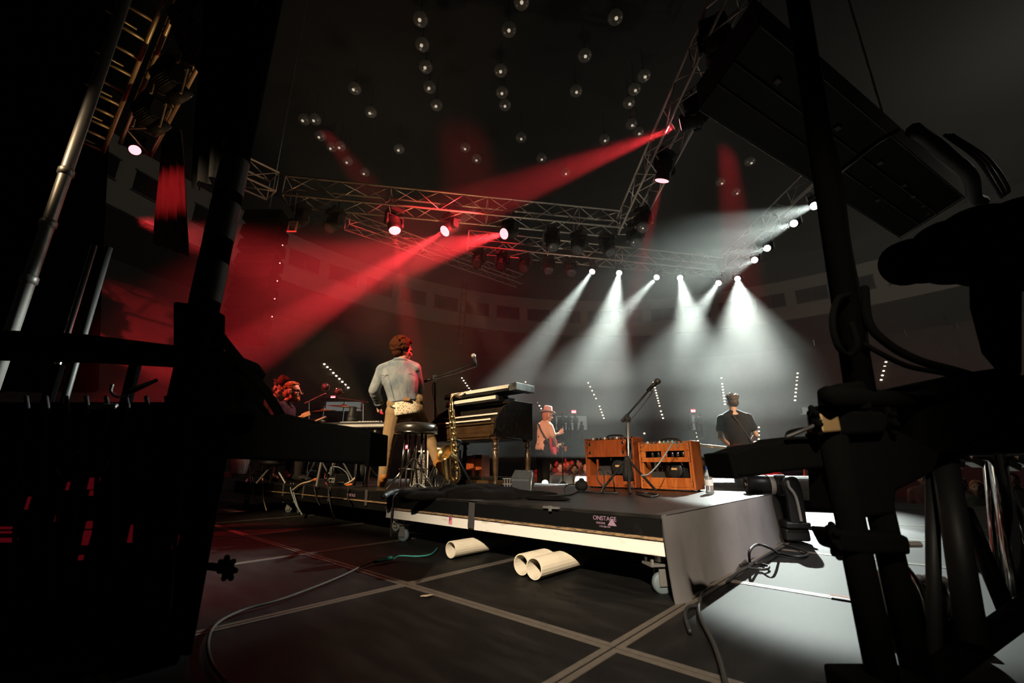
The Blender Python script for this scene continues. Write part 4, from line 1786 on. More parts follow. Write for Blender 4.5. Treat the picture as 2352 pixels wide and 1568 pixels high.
o, L, R, P = person('guitarist in a black t-shirt with spiky hair, turned away from the camera', base, J, (.10, 1, -.05), (0, 0, 1), {'l': ((.75, .5, -.25), (.2, .6, .3), .8), 'r': ((.0, .7, -.5), (-.5, .5, .1), .9)}, 1.05)


def f(m_):
    torso(m_, L, .018, 1.12, 1.05, start=-.08)
    for sd in 'lr':
        m_.cap(L['sh' + sd], L['sh' + sd].lerp(L['elb' + sd], .55), .090, .080)


garment('black_tshirt', TEE, o, f, .011, 4)
garment('trousers', DTROU, o, lambda m_: legs(m_, L, .100, .072, .056, 1.0, .004), .011, 3)
for sd in 'lr':
    garment('shoe', BLK, o, lambda m_: shoe(m_, L, sd), .010, 3)


def f(m_):
    rnd = random.Random(5)
    m_.sph(P(0, -.020, .050), (.084, .100, .084), 16, 12, R)
    m_.sph(P(0, -.035, -.005), (.081, .080, .085), 14, 12, R)
    for k in range(110):
        x, y = rnd.uniform(-.075, .075), rnd.uniform(-.09, .08)
        b_ = P(x, y - .015, .05 + .075 * math.sqrt(max(0, 1 - (x / .085) ** 2 - (y / .1) ** 2)))
        m_.cap(b_, b_ + R @ V((x * .3 + .008, .012, rnd.uniform(.016, .042))), .012, .005, 6)


garment('spiky_hair', HAIRD, o, f, .006, 1)
STRAP = mk('strap_leather', (.03, .026, .022), .5)
m = M()
pts = []
for t in range(12):
    q = t / 11
    pt = L['shl'].lerp(L['shr'], .30).lerp(L['hipr'] + V((.05, 0, .12)), q)
    pts.append(pt + V((0, -.128 - .012 * math.sin(PI * q), .04 * (1 - q))))
for a, b_ in zip(pts, pts[1:]):
    m.cap(a, b_, .017, .017, 6)
me = voxel(m, .008, 2, 'guitar_strap')
me.materials.append(STRAP)
link('guitar_strap', me, o)
# his guitar
g0, g1 = A(1606, 1022, .30), A(1668, 1026, .28)
gb = A(1722, 1034, .30)
MAPLE = mk('maple_neck', (.62, .40, .17), .35)
gt = thing('electric_guitar', 'electric guitar with a pale maple neck held by the black shirt guitarist', 'guitar', gb)
d_ = (g0 - gb).normalized()
m = M()
m.box(((g0 - gb) * .55), ((g0 - gb).length * .82, .02, .05), d_.to_track_quat('X', 'Z').to_matrix())
m.build('neck', MAPLE, gt, bevel=.006)
m = M()
T = frame(d_, d_.cross(V((0, -1, 0))).normalized(), V((0, -1, 0)), (g0 - gb) * .985)
m.prism([(-.05, -.022), (.03, -.032), (.11, -.045), (.15, -.02), (.14, .02), (.08, .045), (.02, .035), (-.05, .024)], .016, T)
hs_ = m.build('headstock', MAPLE, gt, bevel=.003)
for k in range(6):
    m = M()
    c = T @ V((.0 + k * .024, .045, .0))
    m.sph(c, (.007, .006, .011), 8, 6)
    m.build('tuning_peg', CHROME, hs_, smooth=True)
m = M()
m.prism([(-.22, -.13), (-.10, -.16), (.02, -.12), (.12, -.16), (.20, -.12), (.10, -.02), (.12, .10), (.22, .15), (.10, .17), (.0, .12), (-.12, .17), (-.22, .12), (-.25, 0)], .045, frame(d_, d_.cross(V((0, -1, 0))).normalized(), V((0, -1, 0)), (.0, .02, 0)))
m.build('body', WOODD, gt, bevel=.01)

# ---- guitarist with the pink hat, right of the organ
Y0 = 8.8
base = A(1246, 1118)
J = dict(head=A(1258, 955, 0), neck=A(1254, 968), shl=A(1242, 978, .06), shr=A(1262, 980, -.10), elbl=A(1262, 1000, .26), elbr=A(1271, 1003, -.14),
         wrl=A(1283, 996, .42), wrr=A(1276, 1026, .05), hipl=A(1240, 1028, .08), hipr=A(1256, 1029, -.08), knl=A(1242, 1072, .14), knr=A(1254, 1073, -.10),
         anl=V((1, 1, 1)), anr=V((1, 1, 1)), toel=V((1, 1, 1)), toer=V((1, 1, 1)))
for sd, dy in (('l', .10), ('r', -.05)):
    k_ = J['kn' + sd]
    J['an' + sd] = V((k_.x - .02, k_.y + dy, .11))
    J['toe' + sd] = V((k_.x + .13, k_.y + dy, .06))
base = V((J['anl'].x, J['anr'].y, .02))
o, L, R, P = person('guitarist in a pale pink hat and floral shirt standing right of the organ', base, J, (.92, .30, -.15), (0, 0, 1), {'l': ((.6, .3, .5), (0, -.6, .4), .8), 'r': ((.5, .6, -.3), (0, .8, .2), .8)}, 1.0)


def f(m_):
    torso(m_, L, .018, 1.12, 1.08, start=-.08)
    for sd in 'lr':
        m_.cap(L['sh' + sd], L['elb' + sd].lerp(L['sh' + sd], .2), .080, .070)


garment('floral_shirt', FLORAL, o, f, .011, 4)
garment('trousers', DTROU, o, lambda m_: legs(m_, L, .105, .075, .058, 1.0, .004), .011, 3)
for sd in 'lr':
    garment('shoe', BLK, o, lambda m_: shoe(m_, L, sd), .010, 3)
garment('hair', HAIRG, o, lambda m_: (m_.sph(P(0, -.035, .0), (.082, .085, .10), 14, 10, R), m_.sph(P(0, -.05, -.07), (.06, .05, .06), 12, 8, R)), .008, 2)


def hat(parent, P, R, mat, brim, tilt=0.0, crown=.125, rx=.094, dz=.075):
    T = Matrix.Translation(P(0, -.012, dz)) @ R.to_4x4() @ Matrix.Rotation(tilt, 4, 'X')
    m_ = M()
    m_.lathe([(rx * 1.02, 0), (rx * 1.0, .03), (rx * .92, crown * .75), (rx * .80, crown), (rx * .35, crown - .012), (.01, crown - .02)], 24, T)
    h_ = m_.build('hat', mat, parent, smooth=True)
    m_ = M()
    rows_ = []
    for r__, z_ in ((rx, .004), (brim * .8, .0), (brim, .012), (brim, .006), (brim * .8, -.006), (rx, -.004)):
        rows_.append([T @ V((r__ * math.cos(2 * PI * j / 28), 1.1 * r__ * math.sin(2 * PI * j / 28), z_ + .012 * math.cos(4 * PI * j / 28) * (r__ > rx))) for j in range(28)])
    m_.rings(rows_, False, closed=True)
    m_.build('brim', mat, h_, smooth=True)
    m_ = M()
    m_.lathe([(rx * 1.03, .006), (rx * 1.025, .032)], 24, T, caps=False)
    m_.build('band', STRAP, h_, smooth=True)


hat(o, P, R, HATP, .150)
m = M()
pts = [L['shl'] + V((-.05, -.10, .03)), L['shl'].lerp(L['hipr'], .25) + V((-.03, -.16, 0)), L['shl'].lerp(L['hipr'], .6) + V((.02, -.17, 0)), L['hipr'] + V((.09, -.12, .06))]
pts = smoothpts(pts, 5)
for a, b_ in zip(pts, pts[1:]):
    m.cap(a, b_, .022, .022, 6)
me = voxel(m, .009, 2, 'guitar_strap')
me.materials.append(STRAP)
link('guitar_strap', me, o)
gb = A(1272, 1020, -.02)
gt = thing('electric_guitar', 'red hollow bodied guitar held by the pink hat guitarist', 'guitar', gb)
GRED = mk('guitar_red', (.42, .035, .04), .2, coat=.5)
nd = (A(1300, 1014, .6) - gb).normalized()
fz = V((.86, -.35, .12)).normalized()
nx = (nd - fz * nd.dot(fz)).normalized()
T = frame(nx, fz.cross(nx), fz, (.01, 0, -.03))
m = M()
m.prism([(-.24, -.05), (-.20, -.15), (-.08, -.19), (.02, -.12), (.12, -.15), (.20, -.09), (.17, 0), (.20, .09), (.12, .15), (.02, .12), (-.08, .19), (-.20, .15), (-.24, .05)], .05, T)
m.build('body', GRED, gt, bevel=.012, seg=3)
m = M()
m.box(T @ V((.42, 0, .02)), (.5, .045, .022), T.to_3x3())
nk = m.build('neck', MAPLE, gt, bevel=.004)
m = M()
m.box(T @ V((.74, 0, .02)), (.16, .08, .016), T.to_3x3())
m.build('headstock', BLK, gt, bevel=.004)


# ---- the two seated men at the left
def seated(label, u, v, Y, lean, face, coat, hair, hatm=None, shift=0.0):
    hd = at(u, v, Y)
    nb = hd + V((-.02, .0, -.17)) - V((lean, 0, 0)) * .4
    hipz = hd.z - .86
    hx = hd.x - lean
    f2 = V((face[0], face[1], 0)).normalized()
    sdv = V((f2.y, -f2.x, 0))
    J = dict(head=hd, neck=nb, shl=nb - sdv * .18 + V((0, 0, -.07)), shr=nb + sdv * .18 + V((0, 0, -.07)))
    J['elbl'] = J['shl'] + V((0, 0, -.25)) - sdv * .08 + f2 * .02
    J['elbr'] = J['shr'] + V((0, 0, -.25)) + sdv * .08 + f2 * .02
    J['wrl'] = J['elbl'] + f2 * .22 + sdv * .12 + V((0, 0, .02))
    J['wrr'] = J['elbr'] + f2 * .22 - sdv * .12 + V((0, 0, .02))
    hp = V((hx, hd.y, hipz))
    J['hipl'] = hp - sdv * .10
    J['hipr'] = hp + sdv * .10
    J['knl'] = J['hipl'] + f2 * .40 - sdv * .06 + V((0, 0, -.05))
    J['knr'] = J['hipr'] + f2 * .40 + sdv * .06 + V((0, 0, -.05))
    for sd in 'lr':
        J['an' + sd] = V((J['kn' + sd].x, J['kn' + sd].y, DZ + .10))
        J['toe' + sd] = J['an' + sd] + f2 * .14 - V((0, 0, .05))
    base = V((hp.x, hp.y, DZ))
    o, L, R, P = person(label, base, J, (face[0], face[1], face[2]), (0, 0, 1), {'l': (f2 + sdv * .4, sdv, .9), 'r': (f2 - sdv * .4, -sdv, .9)}, 1.12)

    def f(m_):
        torso(m_, L, .016, 1.04, start=-.08)
        for sd in 'lr':
            sleeve(m_, L, sd, .078, .062, .050, .55 if hatm else .95, .004)
    garment('shirt', coat, o, f, .011, 4)
    garment('trousers', DTROU, o, lambda m_: legs(m_, L, .098, .07, .055, 1.0), .012, 3)
    for sd in 'lr':
        garment('shoe', BLK, o, lambda m_: shoe(m_, L, sd), .011, 3)

    def f(m_):
        rnd = random.Random(11)
        m_.sph(P(0, -.022, .048), (.087, .102, .090), 16, 12, R)
        m_.sph(P(0, -.05, -.03), (.074, .062, .070), 12, 10, R)
        for k in range(150):
            a_, b__ = rnd.uniform(0, 2 * PI), math.acos(rnd.uniform(-.2, 1))
            d_ = V((math.sin(b__) * math.cos(a_), math.sin(b__) * math.sin(a_), math.cos(b__)))
            if d_.y > .4 and d_.z < .55:
                continue
            c_ = P(d_.x * .084, d_.y * .098 - .022, d_.z * .086 + .048)
            m_.cap(c_, c_ + R @ V((d_.x * .01, .018, .004)), .009, .005, 6)
    garment('hair', hair, o, f, .006, 1)
    if hatm:
        hat(o, P, R, hatm, .135, -.12)
    bd = M()
    bd.sph(P(0, .062, -.088), (.052, .048, .048), 12, 8, R)
    bd.sph(P(0, .02, -.07), (.070, .065, .05), 12, 8, R)
    me_ = voxel(bd, .007, 2, 'beard')
    me_.materials.append(hair)
    link('beard', me_, o)
    st_ = thing('stool', 'plain black stool under the ' + ('hatted' if hatm else 'bespectacled') + ' player', 'stool', base)
    m_ = M()
    h_ = hipz - DZ - .10
    m_.lathe([(.02, h_), (.16, h_), (.17, h_ - .03), (.16, h_ - .06), (.02, h_ - .06)], 20)
    m_.build('seat', BLK, st_, smooth=True)
    for k in range(3):
        a_ = k * 2 * PI / 3
        m_ = M()
        m_.tube((.02 * math.cos(a_), .02 * math.sin(a_), h_ - .06), (.2 * math.cos(a_), .2 * math.sin(a_), .005), .014, n=8)
        m_.build('leg', STEEL, st_)
    return o, L, R, P


o, L, R, P = seated('man in glasses with ginger hair and beard, seated beside the drums', 672, 900, 6.15, .12, (1, .12, -.02), NAVY, HAIRG)
for q in (-1, 1):
    m = M()
    m.path([P(q * .038 + .030 * math.cos(t * PI / 8), .108, .006 + .024 * math.sin(t * PI / 8)) for t in range(16)], .0045, 6, closed=True)
    m.tube(P(q * .066, .104, .010), P(q * .084, .0, .012), .0045, n=6)
    m.build('glasses', BLKG, o)
o, L, R, P = seated('man in a maroon hat looking down, seated behind the man in glasses', 643, 893, 6.75, .10, (.85, -.35, -.45), PLAID, HAIRD, HATD)
# ------------------------------------------------------------------ helpers for gear traced at its own distance
def solid(name, mat, parent, base, pts, Y, depth, bevel=.012, dy=0.0):
    """a solid whose front outline is given by sight lines at distance Y and which reaches depth metres back"""
    m_ = M()
    f_ = [at(u, v, Y + dy) - base for u, v in pts]
    b_ = [p_ + V((0, depth, 0)) for p_ in f_]
    m_.rings([f_, b_])
    return m_.build(name, mat, parent, bevel=bevel, seg=3)


def atq(u, v, q):
    d = ray(u, v)
    k_ = (q - EQ.dot(CAM)) / EQ.dot(d)
    return CAM + d * k_


def cable(label, pts, r, mat=None, name='cable', cat='cable', group=None):
    P_ = smoothpts(pts, 7)
    b_ = P_[0].copy()
    m_ = M()
    m_.path([p_ - b_ for p_ in P_], r, 7)
    return tag(m_.build(name, mat or RUB, smooth=True, loc=b_), label, cat, group)


def star_knob(parent, c, axis, r=.05, n=7, mat=None):
    m_ = M()
    ax = V(axis).normalized()
    a_ = ax.orthogonal().normalized()
    b_ = ax.cross(a_)
    m_.tube(c - ax * .012, c + ax * .012, r * .55, n=14)
    for k in range(n):
        t = 2 * PI * k / n
        d_ = a_ * math.cos(t) + b_ * math.sin(t)
        m_.cap(c + d_ * r * .4, c + d_ * r, .010, .010, 8)
    me = voxel(m_, .004, 2, 'star_knob')
    me.materials.append(mat or SIL)
    return link('star_knob', me, parent)


# ------------------------------------------------------------------ lighting tower on the right, close to the camera
TY = 1.3
bx_ = at(1990, 1568, TY)
tw = thing('lighting_tower', 'black pipe tower close on the right with clamps and star knobs', 'lighting tower', V((bx_.x, TY, .02)))
b0 = tw.location.copy()


def vpipe(parent, u, v, Y, r, z0, z1, mat=SIL, name='pipe'):
    p_ = at(u, v, Y)
    m_ = M()
    m_.tube(V((p_.x, Y, z0)) - b0, V((p_.x, Y, z1)) - b0, r, n=18)
    return m_.build(name, mat, parent, smooth=True)


m = M()
m.tube(at(1976, 900, TY) - b0, at(1800, -200, TY) - b0, .039, n=18)
m.build('pipe', SIL, tw, smooth=True)
vpipe(tw, 1985, 1350, TY - .02, .036, .02, .78)
vpipe(tw, 2062, 1350, TY + .02, .034, .02, .80)
m = M()
m.box(at(2010, 1560, TY) - b0 + V((0, 0, -.02)), (.20, .10, .08))
m.build('foot_plate', SIL, tw, bevel=.01)
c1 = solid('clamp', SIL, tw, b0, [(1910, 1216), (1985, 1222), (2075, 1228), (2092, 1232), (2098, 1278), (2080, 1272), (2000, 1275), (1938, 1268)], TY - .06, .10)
star_knob(c1, at(1916, 1241, TY - .05) - b0, (1, -.35, 0), .040)
m = M()
m.tube(at(2085, 1250, TY - .03) - b0, at(2114, 1250, TY - .03) - b0, .008, n=8)
m.build('bolt', STEEL, c1)
GOLD = mk('brass_clamp', (.20, .13, .055), .5, .6)
c2 = solid('clamp', GOLD, tw, b0, [(1883, 948), (1925, 943), (1935, 990), (1888, 994)], TY - .07, .06, .006)
star_knob(c2, at(1872, 967, TY - .05) - b0, (1, -.4, .1), .038)
c3 = solid('clamp', SIL, tw, b0, [(1925, 940), (2035, 945), (2048, 965), (2036, 995), (1930, 1000)], TY - .06, .14)
star_knob(c3, at(2044, 968, TY - .03) - b0, (1, -.3, 0), .034)
m = M()
m.tube(at(1903, 908, TY - .12) - b0, at(1903, 908, TY - .12) - b0 + V((.9, .5, .05)), .027, n=18)
m.build('cross_pipe', SIL, tw, smooth=True)
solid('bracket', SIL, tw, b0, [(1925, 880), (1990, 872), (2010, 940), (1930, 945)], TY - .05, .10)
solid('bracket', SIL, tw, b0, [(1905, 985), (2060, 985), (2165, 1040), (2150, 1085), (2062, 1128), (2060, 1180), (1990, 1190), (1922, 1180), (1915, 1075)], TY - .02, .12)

fx = thing('stage_lamp', 'black hooded stage lamp on the right tower pointing left, seen as a silhouette', 'stage light', at(1800, 1095, TY))
b1 = fx.location.copy()
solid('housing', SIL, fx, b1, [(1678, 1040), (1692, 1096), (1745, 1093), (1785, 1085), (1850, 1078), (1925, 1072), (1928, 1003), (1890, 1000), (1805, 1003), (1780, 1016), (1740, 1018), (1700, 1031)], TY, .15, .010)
m = M()
m.path(smoothpts([at(1806, 1003, TY + .05) - b1, at(1815, 992, TY + .05) - b1, at(1850, 985, TY + .05) - b1, at(1862, 995, TY + .05) - b1], 5), .006, 8)
m.build('handle', SIL, fx, smooth=True)
solid('lens_hood', SIL, fx, b1, [(1672, 1039), (1684, 1036), (1699, 1098), (1688, 1099)], TY - .01, .17, .004)

fx = thing('stage_lamp', 'large rounded black stage lamp hanging at the right edge above the stand', 'stage light', at(2200, 560, 1.7))
b1 = fx.location.copy()
m = M()
c = at(2260, 590, 1.75) - b1
for (u, v, r_) in ((2120, 600, .105), (2180, 580, .15), (2260, 565, .19), (2360, 560, .22)):
    m.sph(at(u, v, 1.75) - b1, r_, 20, 14)
me = voxel(m, .02, 8, 'head')
me.materials.append(SIL)
link('head', me, fx)
m = M()
m.tube(at(2095, 600, 1.70) - b1, at(2075, 606, 1.68) - b1, .10, .095, n=24)
m.build('lens_ring', SIL, fx, smooth=True)
solid('yoke_arm', SIL, fx, b1, [(2265, 560), (2352, 540), (2352, 860), (2300, 800), (2270, 690)], 1.6, .08)
fx = thing('stage_lamp', 'bulky black lamp base standing at the right edge on the tower bar', 'stage light', at(2220, 1040, 1.45))
b1 = fx.location.copy()
solid('base', SIL, fx, b1, [(2105, 905), (2160, 878), (2352, 858), (2460, 860), (2460, 1040), (2352, 1038), (2180, 1044), (2110, 1046)], 1.45, .35, .02)
solid('top_hump', SIL, fx, b1, [(2080, 885), (2200, 858), (2352, 835), (2352, 865), (2160, 890)], 1.48, .25, .015)

# silver crank stand at the right edge
cs = thing('crank_stand', 'silver tubed lighting stand with splayed legs at the right edge', 'stand', V((2.45, 1.9, .02)))
b1 = cs.location.copy()
for (u0, v0, u1, v1, r_, y0_, y1_, mt) in ((2184, 1060, 2252, 1316, .012, 1.95, 1.75, CHROME), (2268, 1055, 2302, 1395, .017, 1.95, 1.75, CHROME), (2290, 1050, 2345, 1375, .030, 1.9, 1.7, CHROME), (2318, 1127, 2375, 1290, .018, 1.9, 1.8, CHROME), (2140, 1050, 2148, 1560, .020, 1.6, 1.55, BLK), (2168, 1040, 2236, 1480, .036, 1.55, 1.45, BLK), (2215, 1170, 2320, 1420, .026, 1.75, 1.6, BLK)):
    m = M()
    m.tube(at(u0, v0, y0_) - b1, at(u1, v1, y1_) - b1, r_, n=14)
    m.build('tube', mt, cs, smooth=True)
m = M()
m.tube(at(2120, 1568, 1.45) - b1, at(2390, 1375, 1.6) - b1, .035, n=14)
m.build('brace', SIL, cs, smooth=True)
m = M()
m.tube(at(2170, 1048, 1.9) - b1, at(2380, 1050, 1.9) - b1, .018, n=12)
m.build('top_bar', CHROME, cs, smooth=True)
for u, v in ((2190, 1062), (2235, 1060), (2318, 1068), (2340, 1060)):
    m = M()
    m.box(at(u, v, 1.88) - b1, (.05, .05, .03), Matrix.Rotation(.5, 3, 'Y'))
    m.build('bracket', ALU, cs, bevel=.004)

# small gear lit on the floor behind the tower legs
p = onz(2110, 1452, .02)
fb = thing('stage_lamp', 'small floor lamp with bright rim and finned body behind the tower legs', 'stage light', p, -.3)
m = M()
m.box((0, 0, .03), (.30, .16, .05))
m.build('base', SIL, fb, bevel=.008)
m = M()
m.lathe([(.02, -.13), (.055, -.12), (.06, -.02), (.075, 0), (.078, .10), (.068, .10)], 20, frame((0, 0, 1), (0, 1, 0), (-1, 0, 0), (0, 0, .125)))
m.build('barrel', STEEL, fb, smooth=True)
for k in range(5):
    m = M()
    m.lathe([(.058, -.12 + k * .022), (.070, -.118 + k * .022), (.070, -.112 + k * .022), (.058, -.11 + k * .022)], 20, frame((0, 0, 1), (0, 1, 0), (-1, 0, 0), (0, 0, .125)))
    m.build('cooling_fin', STEEL, fb, smooth=True)
m = M()
m.path(smoothpts([(.0, -.085, .05), (.0, -.09, .16), (0, 0, .225), (0, .09, .16), (0, .085, .05)], 6), .009, 8)
m.build('bail', CHROME, fb, smooth=True)

# cables round the right tower
cable('black cable looping round the right tower pipe', [at(1950, 676, 1.25), at(1922, 690, 1.22), at(1912, 740, 1.2), at(1925, 795, 1.2), at(1950, 815, 1.22), at(1968, 790, 1.2), at(1955, 740, 1.2)], .009, SIL)
cable('thick black cable sweeping from the right tower toward the lamp base', [at(1985, 660, 1.27), at(1995, 740, 1.25), at(2040, 790, 1.25), at(2110, 828, 1.27), at(2190, 850, 1.33), at(2260, 870, 1.42)], .013, SIL)
cable('thin black cable sagging below the thick one by the right tower', [at(1985, 790, 1.24), at(2030, 815, 1.24), at(2090, 842, 1.26), at(2170, 858, 1.32), at(2240, 875, 1.42)], .008, SIL)
cable('straight black cable running up beside the right tower pipe', [at(1992, 800, 1.27), at(1975, 690, 1.27), at(1950, 560, 1.27), at(1935, 440, 1.27), at(1915, 330, 1.27)], .007, SIL)
cable('short cable over the hooded lamp on the right tower', [at(1805, 1004, 1.28), at(1840, 990, 1.26), at(1868, 978, 1.24), at(1885, 962, 1.23)], .006)

# ------------------------------------------------------------------ left tower, rack and lamp
LY = 1.6
p0 = at(470, 700, LY)
lt = thing('lighting_tower', 'black pipe tower close on the left rising out of the equipment rack', 'lighting tower', V((p0.x, LY, .02)))
b0 = lt.location.copy()
m = M()
m.tube((0, 0, 0), (0, 0, 3.3), .054, n=18)
m.build('pipe', SIL, lt, smooth=True)
TAPEO = mk('worn_tape_edge', (.30, .17, .06), .7, var=.5, scale=12)
for z_ in (.95, 1.22, 1.5, 1.72):
    m = M()
    m.lathe([(.0550, z_), (.0552, z_ + .17)], 18, caps=False)
    m.build('tape_wrap', mk('faded_black_tape', (.03, .024, .016), .5), lt, smooth=True)
solid('clamp', SIL, lt, b0, [(405, 790), (470, 796), (525, 806), (545, 836), (528, 856), (542, 880), (534, 918), (552, 950), (500, 962), (400, 950)], LY - .1, .2)
solid('bracket', SIL, lt, b0, [(395, 690), (475, 700), (470, 800), (395, 800)], LY - .06, .12)

fx = thing('stage_lamp', 'long black stage lamp on the left tower pointing right, seen as a silhouette', 'stage light', at(670, 1062, LY))
b1 = fx.location.copy()
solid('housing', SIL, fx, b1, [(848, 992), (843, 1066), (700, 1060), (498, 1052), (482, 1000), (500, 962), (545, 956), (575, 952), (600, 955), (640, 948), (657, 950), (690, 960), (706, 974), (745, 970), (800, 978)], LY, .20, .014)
solid('lens_hood', SIL, fx, b1, [(840, 988), (852, 990), (847, 1071), (836, 1070)], LY - .01, .23, .004)
cable('thick black cable curving down from the left tower', [at(470, 640, 1.55), at(476, 710, 1.5), at(505, 770, 1.5), at(560, 840, 1.52), at(610, 900, 1.56), at(645, 955, 1.62)], .017, SIL)
cable('second black cable curving beside the thick one on the left tower', [at(468, 700, 1.56), at(480, 760, 1.52), at(530, 840, 1.53), at(580, 905, 1.57), at(620, 960, 1.64)], .010, SIL)

rk = thing('equipment_rack', 'tall black equipment rack filling the lower left corner with glowing red patches', 'equipment rack', V((-1.85, 2.0, .02)))
b0 = rk.location.copy()
x1 = at(486, 1250, 1.6).x
k_ = 1.86 / 1.6
m = M()
m.rings([[V((-2.9, 1.6, .02)), V((x1, 1.6, .02)), V((x1, 1.6, .84)), V((-2.9, 1.6, .84))], [V((-2.9, 1.86, .02)), V((x1 * k_, 1.86, .02)), V((x1 * k_, 1.86, .84)), V((-2.9, 1.86, .84))]])
for i_, v_ in enumerate(m.v):
    m.v[i_] = tuple(V(v_) - b0)
m.build('cabinet', SIL, rk, bevel=.01)
m = M()
m.tube(at(478, 1300, 1.56) - b0, at(522, 1305, 1.55) - b0, .012, n=8)
m.build('knob_bolt', SIL, rk)
star_knob(rk, at(522, 1305, 1.55) - b0, (.3, 1, .2), .034)
solid('crossbar', SIL, rk, b0, [(-80, 752), (180, 764), (470, 800), (470, 830), (360, 832), (180, 822), (-80, 815)], 1.58, .1)
for x in (-2.25, -1.83, -1.52):
    m = M()
    m.tube(V((x, 1.68, .80)) - b0, V((x, 1.68, 1.0)) - b0, .02, n=10)
    m.build('upright', SIL, rk)
REDL = mk('red_glow_patch', (.5, .02, .03), .5, emit=(1, .03, .06), es=.05, var=.6, scale=40)  # glow stands for red light on gear seen through gaps
RK = random.Random(4)
for (u, v, w_, h_) in ((305, 1225, 14, 32), (403, 1245, 9, 26), (205, 1205, 12, 14), (200, 1228, 14, 16), (196, 1245, 12, 10), (132, 1190, 9, 12), (20, 1240, 34, 8), (12, 1212, 26, 5), (14, 1222, 24, 4), (186, 1280, 9, 9), (215, 1110, 20, 22), (214, 1132, 14, 10), (64, 1155, 5, 24), (156, 1116, 5, 16)):
    c = at(u, v, 1.597) - b0
    s = 1.75 / FPX
    m = M()
    m.box(c, (w_ * s, .006, h_ * s))
    m.build('small_glow', REDL, rk, bevel=.002)
for (u, v, u1, v1, r_) in ((250, 1060, 235, 1095, .006), (170, 1045, 195, 1030, .008), (134, 1075, 138, 1092, .007), (55, 1100, 50, 1145, .004), (95, 1160, 85, 1200, .005)):
    m = M()
    m.cap(at(u, v, 1.575) - b0, at(u1, v1, 1.575) - b0, r_, r_ * .8, 8)
    m.build('plug', STEEL, rk, smooth=True)
for k in range(9):
    u = 40 + k * 46
    cable('black cable down the front of the left rack, %s from the left' % ORD[k], [at(u + 20, 910, 1.57), at(u + 24, 960, 1.56), at(u + 8 + 10 * math.sin(k), 1080, 1.56), at(u - 6, 1250, 1.56), at(u - 14 + 8 * math.cos(k * 2), 1420, 1.56)], .007, group='cables on the left rack')
sl_ = thing('clamp_arm', 'pale metal clamp arm sticking out above the left rack', 'clamp', at(330, 892, 1.5))
b1 = sl_.location.copy()
m = M()
m.tube(at(300, 898, 1.5) - b1, at(362, 872, 1.52) - b1, .011, .006, n=10)
m.build('arm', ALU, sl_, smooth=True)
m = M()
m.path(smoothpts([at(258, 882, 1.5) - b1, at(255, 900, 1.5) - b1, at(272, 912, 1.5) - b1, at(295, 908, 1.5) - b1], 5), .005, 8)
m.build('safety_loop', STEEL, sl_, smooth=True)
sl_ = thing('pipe_stub', 'short pale pipe end lying on the left rack', 'pipe', at(240, 935, 1.5))
m = M()
m.tube((-.045, 0, 0), (.04, 0, .0), .013, n=12)
m.build('tube', STEEL, sl_, smooth=True)

# silver poles at the left edge
for (u, v, Y, r_, z0, z1, lab, mt) in ((150, 400, 2.6, .036, .02, 4.6, 'tall dull silver pole rising at the left edge', STEEL), (172, 710, 2.1, .013, .02, 1.75, 'slim bright chrome pole beside the tall silver pole', CHROME), (212, 700, 2.4, .018, .02, 1.9, 'slim dark pole right of the chrome pole', BLK)):
    p = at(u, v, Y)
    r = thing('pole', lab, 'pole', V((p.x, Y, .02)))
    m = M()
    m.tube((0, 0, 0), (0, 0, z1), r_, n=14)
    m.build('tube', mt, r, smooth=True)
    if Y > 2.5:
        for k in range(5):
            m = M()
            m.lathe([(r_ * 1.02, .9 + k * .42), (r_ * 1.25, .91 + k * .42), (r_ * 1.25, .95 + k * .42), (r_ * 1.02, .96 + k * .42)], 14, caps=False)
            m.build('collar', STEEL, r, smooth=True)
    m = M()
    m.lathe([(.12, 0), (.12, .02), (.03, .03)], 16)
    m.build('base_plate', SIL, r)

# ladder truss and rear truss at the upper left
LZ = 5.5
la = thing('ladder_truss', 'golden lit ladder beam hanging steeply at the upper left', 'truss', onz(235, 345, LZ))
b0 = la.location.copy()
LTR = mk('amber_tinted_truss', (.50, .40, .26), .45, .6)  # truss aluminium with the amber light tinted into its colour
for (a, b_) in (((237, 348), (390, -40)), ((183, 326), (292, -45))):
    m = M()
    m.tube(onz(a[0], a[1], LZ) - b0, onz(b_[0], b_[1], LZ) - b0, .028, n=10)
    m.build('rail', LTR if a[0] > 200 else BLK, la, smooth=True)
RUNG = [(1085, 10, 1375, 185), (1030, 195, 1305, 365), (975, 370, 1245, 525), (925, 545, 1180, 680), (880, 705, 1120, 830), (840, 830, 1075, 945), (810, 945, 1025, 1050), (780, 1060, 985, 1155), (750, 1155, 950, 1250), (715, 1265, 915, 1355)]
for k, (a, b_, c_, d_) in enumerate(RUNG):
    m = M()
    p_, q_ = onz(a / 3.92, b_ / 3.92, LZ) - b0, onz(c_ / 3.92, d_ / 3.92, LZ) - b0
    m.tube(p_, q_, .022, n=8)
    m.build('rung', LTR, la, smooth=True)
    if k % 2:
        m = M()
        m.tube(p_ + V((.0, -.12, .02)), q_ + V((0, -.12, .02)), .013, n=6)
        m.build('rung', LTR, la, smooth=True)
rz_ = 5.9
truss('box_truss', 'rear truss at the upper left carrying amber lit lamps', onz(318, 322, rz_), onz(500, -70, rz_), .4, .4, .5, LTR)
for k, (u, v) in enumerate(((436, 62), (452, 118), (388, 190), (342, 268))):
    p = onz(u, v, 5.25)
    o = moving_head(p, p + V((.5, .9, -.6)), 'amber lit moving head on the upper left truss, ' + ('topmost', 'second from the top', 'third from the top', 'lowest')[k], None, .85)
    m = M()
    m.path([V((-.22, 0, -.2)), V((-.22, 0, .25)), V((.22, 0, .25)), V((.22, 0, -.2))], .018, 8)
    m.build('guard_frame', LTR, o)
